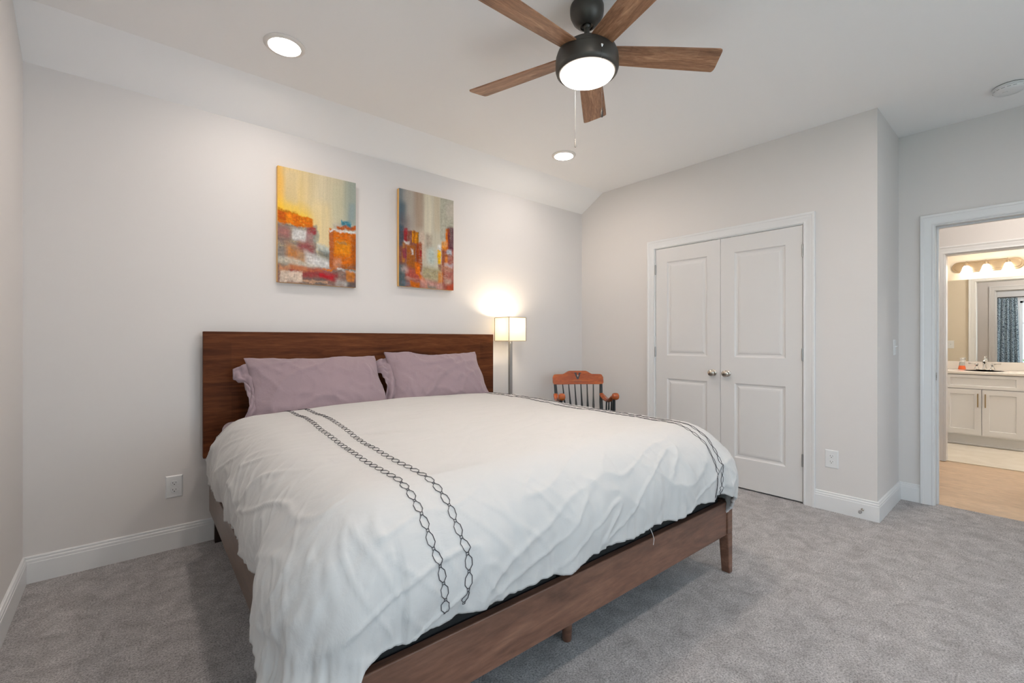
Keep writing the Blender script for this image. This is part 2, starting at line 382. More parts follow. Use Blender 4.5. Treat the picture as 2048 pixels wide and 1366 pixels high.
# windows behind and beside the camera
def window(name, axis, c, lo, hi):
    z0, z1 = WZ; mb = MB(); f = 0.045
    def bx(m_, l, h, a, b, d0, d1):
        if axis == 'x': m_.box((c+d0, l, a), (c+d1, h, b))
        else: m_.box((l, c+d0, a), (h, c+d1, b))
    bx(mb, lo, lo+f, z0, z1, -0.10, -0.05); bx(mb, hi-f, hi, z0, z1, -0.10, -0.05)
    bx(mb, lo, hi, z0, z0+f, -0.10, -0.05); bx(mb, lo, hi, z1-f, z1, -0.10, -0.05)
    zm = 1.60; bx(mb, lo, hi, zm-0.022, zm+0.022, -0.095, -0.055)
    w = struct(mb.build(name, m_trim, bevel=0.002))
    g = MB(); bx(g, lo+f*.5, hi-f*.5, z0+f*.5, z1-f*.5, -0.078, -0.074); g.build('pane', m_pane, w, smooth=0)
    s = MB(); bx(s, lo-0.05, hi+0.05, z0-0.022, z0, -0.05, 0.03); s.build('window_sill', m_trim, w, bevel=0.003)
    t = MB(); bx(t, lo-CW, lo, z0-0.022, z1+CW, 0.0005, 0.018); bx(t, hi, hi+CW, z0-0.022, z1+CW, 0.0005, 0.018); bx(t, lo, hi, z1, z1+CW, 0.0005, 0.018)
    t.build('window_casing', m_trim, w, bevel=0.003)
window('window_1', 'x', XL, *WIN_L)
for i, (a, b) in enumerate(WIN_S): window('window_%d' % (i+2), 'y', YF, a, b)

# ------------------------------------------------------------------ bed
BED = (1.39, 3.15); BR = R(-1.1)
bed = thing('bed_frame', 'dark walnut platform bed frame with wide panel headboard against the wall', 'bed', (*BED, 0), BR)
hb = MB().box((-1.05, -0.022, 0.505), (1.05, 0.018, 1.243)).build('headboard', m_bed, bed, bevel=0.003)
for s in (-1, 1): MB().box((min(s*0.993, s*0.895), -0.018, 0), (max(s*0.993, s*0.895), 0.016, 0.504)).build('leg', M('dark_walnut', (0.022, 0.009, 0.005), 0.4) if s < 0 else bpy.data.materials['dark_walnut'], hb, bevel=0.002)
FY = -2.098; HW = 1.025
MB().box((-HW+0.049, FY+0.007, 0.200), (HW-0.049, FY+0.037, 0.368)).build('foot_rail', m_rail, bed, bevel=0.0035, label='walnut foot rail')
for s in (-1, 1):
    xo, xi = s*(HW-0.004), s*(HW-0.030)
    MB().box((min(xo, xi), FY+0.055, 0.200), (max(xo, xi), -0.024, 0.366)).build('side_rail', m_srail, bed, bevel=0.003)
    a = HW; pi_t, pi_b = HW-0.050, HW-0.034
    lo = (s*a, s*pi_b); hi_ = (s*a, s*pi_t)
    mb = MB()
    mb.frustum((min(lo), FY, max(lo)), (FY+0.042, 0.0), (min(hi_), FY, max(hi_)), (FY+0.050, 0.205))
    mb.box((min(hi_), FY, 0.205), (max(hi_), FY+0.054, 0.371))
    mb.build('leg', m_rail, bed, bevel=0.004)
for lx in (-0.02,):
    MB().lathe([(0.0165, 0.0), (0.019, 0.006), (0.026, 0.17), (0.026, 0.20)], (lx, -1.925, 0), 20).build('support_leg', m_rail, bed)
    MB().lathe([(0.0165, 0.0), (0.019, 0.006), (0.026, 0.17), (0.026, 0.20)], (lx, -1.0, 0), 20).build('support_leg', m_rail, bed)
MB().box((-0.055, -2.04, 0.201), (0.015, -0.03, 0.262)).build('centre_beam', m_blackfab, bed)
mb = MB()
for i in range(11): yy = -0.12-i*0.185; mb.box((-0.99, yy-0.04, 0.263), (0.99, yy+0.04, 0.279))
mb.build('slats', m_blackfab, bed)

for i, (a, b) in enumerate(((-0.968, -0.20), (-0.192, 0.968))):
    e = MB().box((a, -2.052, 0.280), (b, -0.03, 0.470)).build('box_spring', m_blackfab, None, bevel=0.012, seg=3)
    e.location = (*BED, 0); e.rotation_euler = (0, 0, BR)
    tag(e, ['black fabric box spring under the mattress, left piece seen above the foot rail', 'black fabric box spring under the mattress, right piece reaching the far bed post'][i], 'box spring')
# mattress in a mauve fitted sheet
mt = thing('mattress', 'thick mattress in a mauve fitted sheet showing beside the headboard', 'mattress', (*BED, 0), BR)
mb = MB(); mb.box((-0.965, -2.045, 0.472), (0.965, -0.028, 0.712)).build('body', m_mauve, mt, bevel=0.05, seg=5)
def sheet_corner():
    mb = MB(); vs = []; nu, nv = 26, 12
    for i in range(nu+1):
        for j in range(nv+1):
            y = -0.035-0.62*i/nu; d = j/nv
            z = 0.60-d*(0.245-0.06*(i/nu))
            x = -0.975-0.035*sin(d*pi*0.9)-0.010*sin(y*40+d*3)*d-0.012*d
            vs.append((x, y, z))
    fs = [(i*(nv+1)+j, i*(nv+1)+j+1, (i+1)*(nv+1)+j+1, (i+1)*(nv+1)+j) for i in range(nu) for j in range(nv)]
    o = mb.add(vs, fs).build('sheet_edge', m_mauve, mt, smooth=80); s_ = o.modifiers.new('t', 'SOLIDIFY'); s_.thickness = 0.004
sheet_corner()

# ---- duvet
DL, DRt, DF = -0.826, 0.815, -1.915      # inner rectangle before the cloth rolls over the edge
RADd = 0.242
def nz(x, y, z=0.0, s=0): return noise.noise(Vector((x+s*17.3, y-s*5.1, z+s*3.7)))
def sst(a, b, x):
    t = min(1, max(0, (x-a)/(b-a))); return t*t*(3-2*t)
_tab = [(0.0, 0.0)]
def _prof():
    h = g = 0.0; out = [(0, 0)]; N_ = 400; ds = 1.0/N_
    for i in range(N_):
        d = (i+.5)*ds; th = min(d/0.38*90, 97)
        h += cos(R(th))*ds; g += sin(R(th))*ds; out.append((h, g))
    return out
_tab = _prof()
def prof(d):
    k = min(0.999, d)*400; i = int(k); f = k-i; a, b = _tab[i], _tab[i+1]
    return a[0]+(b[0]-a[0])*f, a[1]+(b[1]-a[1])*f, R(min(d/0.38*90, 97))
def duvet(X, Y, off=0.0):
    dx = 0; sx = 0
    if X < DL: dx = DL-X; sx = -1
    elif X > DRt: dx = X-DRt; sx = 1
    dy = max(0, DF-Y)
    if sx > 0 and dx > 0 and dy > 0: d = (dx**3+dy**3)**(1/3)+0.05*sst(0.05, 0.3, min(dx, dy))
    elif dx > 0 and dy > 0: d = (dx**3+dy**3)**(1/3)
    else: d = max(dx, dy)
    if sx < 0 and dx > 0 and dy > 0: d += 0.22*sst(0.02, 0.26, dy)*sst(0.20, 0.44, dx)
    if d > 1e-6: l = math.hypot(dx, dy); n = (sx*dx/l, -dy/l)
    else: n = (0, -1)
    h, g, th = prof(d)
    cx = min(max(X, DL), DRt); cy = max(Y, DF)
    # perimeter coordinate for folds
    if dy <= 0: t = -(Y-DF)*(1 if sx < 0 else -1)*-1 if sx < 0 else 3.2+(Y-DF)
    else:
        ang = math.atan2(dx, dy)*(-1 if sx < 0 else 1)
        t = 0.45+0.3*ang+(cx-DL)
    if sx < 0 and dy <= 0: t = -(Y-DF)*1.0-0.02
    # crown of the top and gentle unevenness
    fx = (cx-DL)/(DRt-DL); fy = (cy-DF)/(-0.30-DF)
    z = 0.785+0.020*sin(pi*min(1, max(0, fx)))-0.018*(1-fy)*0.6
    z += 0.012*nz(X*2.2, Y*1.6, 0, 1)+0.005*nz(X*4.5, Y*7, 0, 2)+0.0022*nz(X*9+Y*6, Y*22, 0, 3)
    z -= 0.03*sst(-0.42, -0.22, Y)*(1-0.7*fx)
    w = sst(0.06, 0.42, d)
    # folds on the draped part
    diag = 0.9*d if sx < 0 else 0.25*d
    f = 0.020*nz(t*4.5+diag*3, d*1.5, 0, 4)+0.013*nz(t*11+diag*8, d*2.2, 0, 5)+0.006*nz(t*26+diag*10, d*4, 0, 6)
    out = off+w*f
    ys = Y-DF
    # big loose bulge of the near foot corner
    if sx < 0:
        out += 0.045*sst(0.28, 0.14, ys)*sst(0.15, 0.5, d)*sst(0.0, 0.35, dx)
        out -= 0.012*sst(0.1, 0.35, d)
        out += 0.11*sst(0.46, 0.72, d)*sst(0.25, 0.0, ys)
    if sx > 0: out += 0.035*sst(0.20, 0.45, d)*sst(0.30, 0.05, ys)
    # creases: short sharp ridges, diagonal on the side, fanning on the foot drop
    def ridge(a, b, c, k): return max(0.0, 1-abs(nz(a, b, c, k))*5.0)**2
    wd = sst(0.02, 0.25, d)
    env = 0.5+0.5*nz(X*3, Y*3, 2, 21)
    out += wd*(0.013*ridge(t*5+d*9, d*2.5-t*1.5, 0, 22)+0.008*ridge(t*12-d*8, d*4+t, 0, 23))*max(0, env)
    out += (1-wd)*0.0035*ridge(X*1.6+Y*.8, Y*7-X*2, 0, 24)*max(0, env)
    hem = sst(0.40, 0.53, d)
    out += hem*(0.014*nz(t*30, 0, 0, 7)+0.007*nz(t*60, d*8, 0, 17))
    px = cx+n[0]*(h+out*sin(th)); py = cy+n[1]*(h+out*sin(th)); pz = z-g+out*cos(th)
    pz += hem*(0.028*nz(t*6, 0, 0, 8)+0.008*nz(t*22, 0, 0, 18))
    if dy > 0 and sx <= 0: pz += 0.0
    return Vector((px, py, pz))
def hem_len(X):     # overhang at the foot as a function of x
    return 0.490-0.035*sst(0.2, 0.8, X)+0.012*nz(X*5, 3)
def build_duvet():
    nx, ny = 330, 300; OL = 0.50
    vs = []
    X0, X1 = DL-OL, DRt+0.50; Yh = -0.275
    for i in range(nx+1):
        fx = i/nx; X = X0+(X1-X0)*fx
        Ye = DF-hem_len(X)
        for j in range(ny+1):
            fy = j/ny; Y = Yh+(Ye-Yh)*fy
            Xa = X
            if X < DL:    # side overhang varies along the length: longer near the foot corner
                ovr = 0.48+0.03*sst(-1.50, -1.66, Y)+0.20*sst(-1.80, -2.10, Y)+0.012*nz(Y*4, 9)
                Xa = DL-(DL-X)/OL*ovr
            vs.append(duvet(Xa, Y))
    fs = [(i*(ny+1)+j+1, (i+1)*(ny+1)+j+1, (i+1)*(ny+1)+j, i*(ny+1)+j) for i in range(nx) for j in range(ny)]
    me = bpy.data.meshes.new('duvet'); me.from_pydata(vs, [], fs); me.materials.append(m_duvet)
    for p in me.polygons: p.use_smooth = True
    o = bpy.data.objects.new('duvet', me); COL.objects.link(o); o.location = (*BED, 0); o.rotation_euler = (0, 0, BR)
    s_ = o.modifiers.new('thickness', 'SOLIDIFY'); s_.thickness = 0.016; s_.offset = 1 if False else -1
    return o
du = build_duvet()
tag(du, 'puffy white duvet with dark embroidered chain borders spread over the bed', 'duvet')
def chain(X0, X1, phase):
    mb = MB(); Y = -0.30; pitch = 0.047; w = 0.0105; Yend = DF-0.472
    k = 0
    wob = lambda y: X0+(X1-X0)*sst(DF-0.28, Yend, y)-0.055*sst(-0.6, -1.9, y)*(1 if X0 < 0 else 0)*(1-sst(DF-0.22, Yend, y))+0.012*nz(y*3, phase, 0, 9)+0.012*sst(-0.75, -0.35, y)*nz(y*11, phase, 0, 10)
    def P_(u, y): return duvet(wob(y)+u, y, 0.0022)
    while Y-pitch > Yend:
        L_ = pitch*0.86; y0, y1 = Y, Y-L_
        hexa = [(0.0022, y0), (w, y0-L_*0.28), (w, y0-L_*0.72), (0.0022, y1), (-0.0022, y1), (-w, y1+L_*0.28), (-w, y0-L_*0.28), (-0.0022, y0)]
        pts = []
        for a, b in zip(hexa, hexa[1:]+hexa[:1]):
            for q in range(2): f = q/2; pts.append(P_(a[0]+(b[0]-a[0])*f, a[1]+(b[1]-a[1])*f))
        pts.append(pts[0]); mb.tube(pts, 0.0011, 4)
        y2 = Y-pitch; sq = [(0.0036, y1+0.0004), (0.0036, y2), (-0.0036, y2), (-0.0036, y1+0.0004), (0.0036, y1+0.0004)]
        mb.tube([P_(*p) for p in sq], 0.0011, 4)
        Y -= pitch; k += 1
    o = mb.build('embroidered_border', m_thread, du, smooth=60); return o
for a, b, ph in ((-0.685, -0.715, 1.1), (-0.600, -0.650, 2.3), (0.735, 0.715, 3.7), (0.805, 0.785, 5.2)): chain(a, b, ph)
mb = MB(); p = duvet(0.225, DF-0.50)
mb.tube([p+Vector((0, -0.004, 0.01)), p+Vector((0.004, -0.012, -0.012)), p+Vector((0.009, -0.014, -0.03)), p+Vector((0.006, -0.013, -0.052))], 0.0012, 5).build('loose_thread', m_duvet, du)

# ---- pillows
def pillow(name, cx, cz, cy, hw, hh, th, lean, rz, label, seed, flap, fw=0.0):
    root = thing(name, label, 'pillow', (0, 0, 0), 0, 'mauve pillows leaning on the headboard')
    nu, nv = 90, 46; mb = MB()
    rot = Euler((R(lean), 0, 0)).to_matrix()
    s0 = 1 if flap > 0 else 1
    def pt(u, v, side):
        e = max(0, 1-abs(u)**3.2)**0.55*max(0, 1-abs(v)**2.6)**0.55
        t = th*e
        ww = hw*(1-0.055*(1-v*v)*1.0*abs(u)**3); hhh = hh*(1-0.10*(1-u*u)*abs(v)**3)
        x = u*ww*(1-0.05*v*(u > 0)*u); y = v*hhh+0.022*nz(x*4, 0, 0, seed+6)*v*(1-u*u*.5)+0.006*nz(x*14, 0, 0, seed+7)*v
        rg = lambda a, b, k: max(0.0, 1-abs(nz(a, b, side, k))*4.5)**2
        wr = 0.020*nz(x*4+y*3, y*6, side, seed)*e+0.010*nz(x*9-y*8, y*5, side, seed+1)*(0.3+e)+0.017*rg(x*4-y*5, y*3+x*2, seed+2)*e+0.009*rg(x*9+y*4, y*7, seed+3)*(0.3+e)+0.010*rg(x*3+y*9, x*5, seed+4)*max(0, -x*s0)*2.2
        pin = sst(0.75, 1.0, abs(u))*0.008*sin(v*7+seed)
        return (x, y, side*t+wr+pin)
    grid = {}
    vs = []; fs = []
    for side in (1, -1):
        o = len(vs)
        for i in range(nu+1):
            for j in range(nv+1):
                u = sin(pi/2*(-1+2*i/nu)); v = sin(pi/2*(-1+2*j/nv))
                vs.append(Vector(pt(u, v, side)))
        for i in range(nu):
            for j in range(nv):
                a = o+i*(nv+1)+j; q = (a, a+nv+1, a+nv+2, a+1)
                fs.append(q if side > 0 else tuple(reversed(q)))
    vs = [tuple((rot@p)+Vector((0, 0, 0))) for p in vs]
    mb.add(vs, fs)
    b = mb.build('pillow_case', m_mauve, root, smooth=0)
    bm = bmesh.new(); bm.from_mesh(b.data); bmesh.ops.remove_doubles(bm, verts=bm.verts, dist=0.0015); bm.to_mesh(b.data); bm.free()
    for p in b.data.polygons: p.use_smooth = True
    # open hem of the pillowcase
    fm = MB(); s = flap; n1, n2 = 40, 12; fv = []
    for i in range(n1+1):
        v = -1+2*i/n1
        for j in range(n2+1):
            d = j/n2; x = s*(hw*0.93+d*(0.030+fw+0.060*sst(0.1, 0.8, v)+0.03*sst(-0.5, -0.9, v))); y = v*hh*(0.86+0.05*d)-0.05*d*sst(0.2, 0.9, v)
            z = (0.020*sin(v*3.4+seed)+0.03*nz(v*5, d*3, seed)+fw*0.4*sin(d*9+v*4))*(0.3+d)+0.022*(1-d)*max(0, 1-v*v)
            fv.append(tuple(rot@Vector((x, y, z))))
    fm.add(fv, [(i*(n2+1)+j, (i+1)*(n2+1)+j, (i+1)*(n2+1)+j+1, i*(n2+1)+j+1) for i in range(n1) for j in range(n2)])
    h = fm.build('open_hem', m_mauve, root, smooth=0)
    for p in h.data.polygons: p.use_smooth = True
    so = h.modifiers.new('t', 'SOLIDIFY'); so.thickness = 0.004
    root.location = (cx, cy, cz); root.rotation_euler = (0, 0, rz)
    return root
pillow('pillow', 0.945, 0.895, 2.965, 0.415, 0.215, 0.085, 62, BR+R(1), 'mauve pillow on the left half of the bed, its outer hem sagging left', 3, -1)
pillow('pillow', 1.79, 0.910, 2.935, 0.395, 0.215, 0.088, 62, BR-R(2), 'mauve pillow on the right half of the bed, bunched open hem toward the middle', 8, -1, 0.038)

# ------------------------------------------------------------------ ceiling fan
FC = (1.603, 1.350)
fan = thing('ceiling_fan', 'five-blade ceiling fan with walnut blades, dark bronze body and lit bowl', 'ceiling fan', (*FC, ZC))
zb = 2.493-ZC
MB().lathe([(0.074, -0.0005), (0.0765, -0.008), (0.0765, -0.030), (0.074, -0.045), (0.062, -0.070), (0.046, -0.087), (0.036, -0.094), (0.030, -0.096), (0.028, -0.090), (0.020, -0.085)], (0, 0, 0), 40).build('canopy', m_bronze, fan)
MB().lathe([(0.0185, -0.088), (0.017, -0.098), (0.0125, -0.103), (0.0125, zb+0.052), (0.020, zb+0.050), (0.020, zb+0.044)], (0, 0, 0), 20).build('downrod', m_bronze, fan)
mo = MB(); mo.lathe([(0.022, zb+0.050), (0.060, zb+0.046), (0.105, zb+0.033), (0.132, zb+0.012), (0.138, zb-0.004), (0.138, zb-0.010)], (0, 0, 0), 48)
mo.build('motor_housing', m_bronze, fan)
MB().lathe([(0.132, zb-0.0105), (0.141, zb-0.013), (0.1425, zb-0.030), (0.1425, zb-0.066), (0.138, zb-0.080), (0.130, zb-0.0865), (0.1255, zb-0.085), (0.1255, zb-0.05), (0.05, zb-0.045)], (0, 0, 0), 48).build('light_kit_ring', m_bronze, fan)
MB().lathe([(0.1245, zb-0.070), (0.1245, zb-0.084), (0.118, zb-0.094), (0.095, zb-0.104), (0.06, zb-0.111), (0.02, zb-0.114), (0.001, zb-0.1145)], (0, 0, 0), 48).build('glass_bowl', m_fanlight, fan, smooth=80)
bo = []
for (x, w) in ((0.115, 0.052), (0.16, 0.055), (0.35, 0.063), (0.55, 0.0685), (0.60, 0.069)): bo.append((x, -w))
for k in range(7): a = k/6*pi/2; bo.append((0.600+0.014*sin(a), -0.069+0.014*(1-cos(a))))
bo = bo[:-1]+[(0.615, -0.052), (0.628, 0.035)]
for k in range(6): a = k/5*pi/2; bo.append((0.628-0.010*(1-cos(a))-0.0*k, 0.050+0.018*sin(a)-0.004))
for (x, w) in ((0.55, 0.0625), (0.35, 0.058), (0.16, 0.052), (0.115, 0.050)): bo.append((x, w))
b0 = MB().prism(bo, lambda a, b, t: (a, b, t), -0.003, 0.003).build('blade', m_blade, fan, bevel=0.0015)
br0 = MB(); br0.box((0.085, -0.030, 0.003), (0.175, 0.030, 0.0075)); br0.build('blade_iron', m_bronze, b0, bevel=0.001)
for k in range(5):
    b = b0 if k == 0 else copy_tree(b0, fan)
    b.rotation_euler = Euler((R(11.5), 0, 5.655+k*2*pi/5)); b.location = (0, 0, zb+0.004)
b0.rotation_euler = Euler((R(11.5), 0, 5.655))
for b in fan.children:
    if b.name.startswith('blade'): b.rotation_euler.x = -R(11.5)
def pull(cx, cy, z0, z1, label):
    p = MB(); z = z0; rt = MB()
    n = int((z0-z1)/0.0062)
    for i in range(n): zz = z0-i*0.0062; p.lathe([(0.0004, zz+0.0021), (0.0011, zz+0.001), (0.0011, zz-0.001), (0.0004, zz-0.0021)], (cx, cy, 0), 6)
    p.tube([(cx, cy, z0), (cx, cy, z1)], 0.0005, 4)
    c = p.build('pull_chain', M('chain_metal', (0.05, 0.047, 0.042), 0.6), fan)
    MB().lathe([(0.001, z1+0.004), (0.0025, z1), (0.0025, z1-0.008), (0.0036, z1-0.010), (0.0036, z1-0.034), (0.001, z1-0.036)], (cx, cy, 0), 12).build('pull_fob', bpy.data.materials['chain_metal'], c)
# chain positions: one over the bowl toward the camera side, one on the far side
import_f = 904.411; yaw = R(40.4932)
def pix(u, v, Zd):      # point at depth Zd on the ray through a pixel of the photograph, used for measuring only
    X = (u-1024)/import_f*Zd; y = (680.97-v)/import_f*Zd
    return Vector((Zd*sin(yaw)+X*cos(yaw), Zd*cos(yaw)-X*sin(yaw), 1.19+y))
Zf = FC[0]*sin(yaw)+FC[1]*cos(yaw)
q = pix(1204, 90, Zf-0.139); pull(q.x-FC[0], q.y-FC[1], q.z-ZC, pix(1204, 218, Zf-0.139).z-ZC, '')
MB().lathe([(0.006, 0), (0.006, -0.003), (0.003, -0.010), (0.0015, -0.012)], (q.x-FC[0], q.y-FC[1], q.z-ZC+0.004), 12).build('chain_outlet', m_chrome, fan)
q = pix(1150.5, 150, Zf+0.115); pull(q.x-FC[0], q.y-FC[1], q.z-ZC, pix(1150.5, 280, Zf+0.115).z-ZC, '')

# recessed lights
m_ltrim = M('white_light_trim', (0.78, 0.74, 0.70), 0.4)
m_can_fill = emit('fill_led_lens', (1.0, 0.90, 0.83), CAN_L*2.1)  # stronger lens for the added left fill can
def can_light(x, y, label, ml=None):
    t = thing('recessed_light', label, 'ceiling light', (x, y, ZC), 0, 'recessed ceiling lights')
    MB().lathe([(0.098, -0.0005), (0.098, -0.004), (0.094, -0.008), (0.084, -0.011), (0.076, -0.011), (0.074, -0.005), (0.074, -0.0005)], (0, 0, 0), 48, closed=True).build('trim_ring', m_ltrim, t)
    MB().lathe([(0.0735, -0.001), (0.0735, -0.008), (0.05, -0.0105), (0.001, -0.012)], (0, 0, 0), 48).build('lens', ml or m_can, t, smooth=80)
can_light(0.625, 2.545, 'lit white recessed ceiling light nearest the left wall, above the left painting')
can_light(2.748, 2.560, 'lit white recessed ceiling light near the closet corner, beyond the fan')

can_light(0.625, 0.14, 'added fill light out of view, a recessed can near the left wall on the camera side of the fan', m_can_fill)  # unseen can added as fill for floor and walls
can_light(2.748, 0.14, 'added fill light out of view, a recessed can near the entry doorway')  # its unseen partner by the entry, also added for fill

sd = thing('smoke_detector', 'round white smoke detector on the ceiling above the entry doorway', 'smoke detector', (4.035, 0.125, ZC))
MB().lathe([(0.072, -0.0035), (0.074, -0.005), (0.074, -0.010), (0.070, -0.012)], n=48).build('base', m_plate, sd)
MB().lathe([(0.069, -0.0125), (0.071, -0.015), (0.070, -0.026), (0.066, -0.031), (0.060, -0.035), (0.030, -0.038), (0.001, -0.0385)], n=48).build('cover', m_plate, sd)
mb = MB(); mb.lathe([(0.070, -0.0005), (0.070, -0.0035)], n=48)
for k in range(18):
    if k % 6 == 5: continue
    a = 2*pi*k/18; c_, s_ = cos(a), sin(a); mb.add([(c_*0.0708-s_*u, s_*0.0708+c_*u, z) for u, z in ((-0.008, -0.0255), (0.008, -0.0255), (0.008, -0.0235), (-0.008, -0.0235))], [(0, 1, 2, 3)])
mb.build('vent_slots', m_dark, sd)
MB().lathe([(0.011, -0.0375), (0.011, -0.040), (0.009, -0.0405)], (-0.018, 0.018, 0), 20).build('test_button', m_plate, sd)

# ------------------------------------------------------------------ floor lamp
lm = thing('floor_lamp', 'lit floor lamp with square ivory shade and steel pole beside the headboard', 'lamp', (2.606, 3.075, 0))
mb = MB().box((-0.10, -0.10, 0.0), (0.10, 0.10, 0.018)).build('base', m_steel, lm, bevel=0.003)
MB().box((-0.0135, -0.0135, 0.018), (0.0135, 0.0135, 1.190)).build('pole', m_steel, lm, bevel=0.001)
hs = 0.098; z0, z1 = 1.186, 1.392
mb = MB(); tt = 0.0012
mb.box((-hs, -hs, z0), (hs, -hs+tt, z1)); mb.box((-hs, hs-tt, z0), (hs, hs, z1)); mb.box((-hs, -hs+tt, z0), (-hs+tt, hs-tt, z1)); mb.box((hs-tt, -hs+tt, z0), (hs, hs-tt, z1))
shd = mb.build('lamp_shade', m_shade, lm, smooth=0)
r = 0.0030
m_tape = M('shade_trim_tape', (0.62, 0.50, 0.33), 0.7)
for z in (z0, z1):
    mb = MB()
    for a, b in (((-hs, -hs), (hs, -hs)), ((hs, -hs), (hs, hs)), ((hs, hs), (-hs, hs)), ((-hs, hs), (-hs, -hs))): mb.tube([(*a, z), (*b, z)], r, 6)
    mb.build('shade_rim', m_tape, shd)
mb = MB()
for a in ((-1, -1), (1, -1), (-1, 1), (1, 1)): mb.tube([(a[0]*(hs+0.001), a[1]*(hs+0.001), z0), (a[0]*(hs+0.001), a[1]*(hs+0.001), z1)], 0.0026, 6)
mb.tube([(-hs, 0, z1-0.01), (hs, 0, z1-0.01)], 0.0015, 6); mb.tube([(0, -hs, z1-0.01), (0, hs, z1-0.01)], 0.0015, 6)
mb.build('shade_frame', M('dark_frame_wire', (0.16, 0.15, 0.13), 0.4, 0.8), shd)
mb = MB().lathe([(0.012, 1.190), (0.016, 1.198), (0.016, 1.235), (0.012, 1.240)], n=16); mb.build('lamp_socket', m_steel, lm)
mb = MB().lathe([(0.011, 1.241), (0.014, 1.25), (0.027, 1.29), (0.029, 1.308), (0.022, 1.332), (0.001, 1.343)], n=20); mb.build('bulb', emit('lit_bulb', (1, 0.78, 0.52), LAMP_W*4), lm, smooth=80)
mb = MB(); mb.tube([(-0.016, -0.018, 1.205), (-0.030, -0.035, 1.195), (-0.030, -0.035, 1.172)], 0.0014, 6); mb.lathe([(0.001, 1.172), (0.004, 1.170), (0.004, 1.162), (0.001, 1.160)], (-0.030, -0.035, 0), 10); mb.build('pull_switch', m_chrome, lm)
pl = bpy.data.lights.new('lamp_bulb_light', 'POINT'); pl.energy = LAMP_W; pl.color = (1, 0.82, 0.60); pl.shadow_soft_size = 0.03
po = bpy.data.objects.new('lamp_bulb_light', pl); COL.objects.link(po); po.parent = lm; po.location = (0, 0, 1.352)

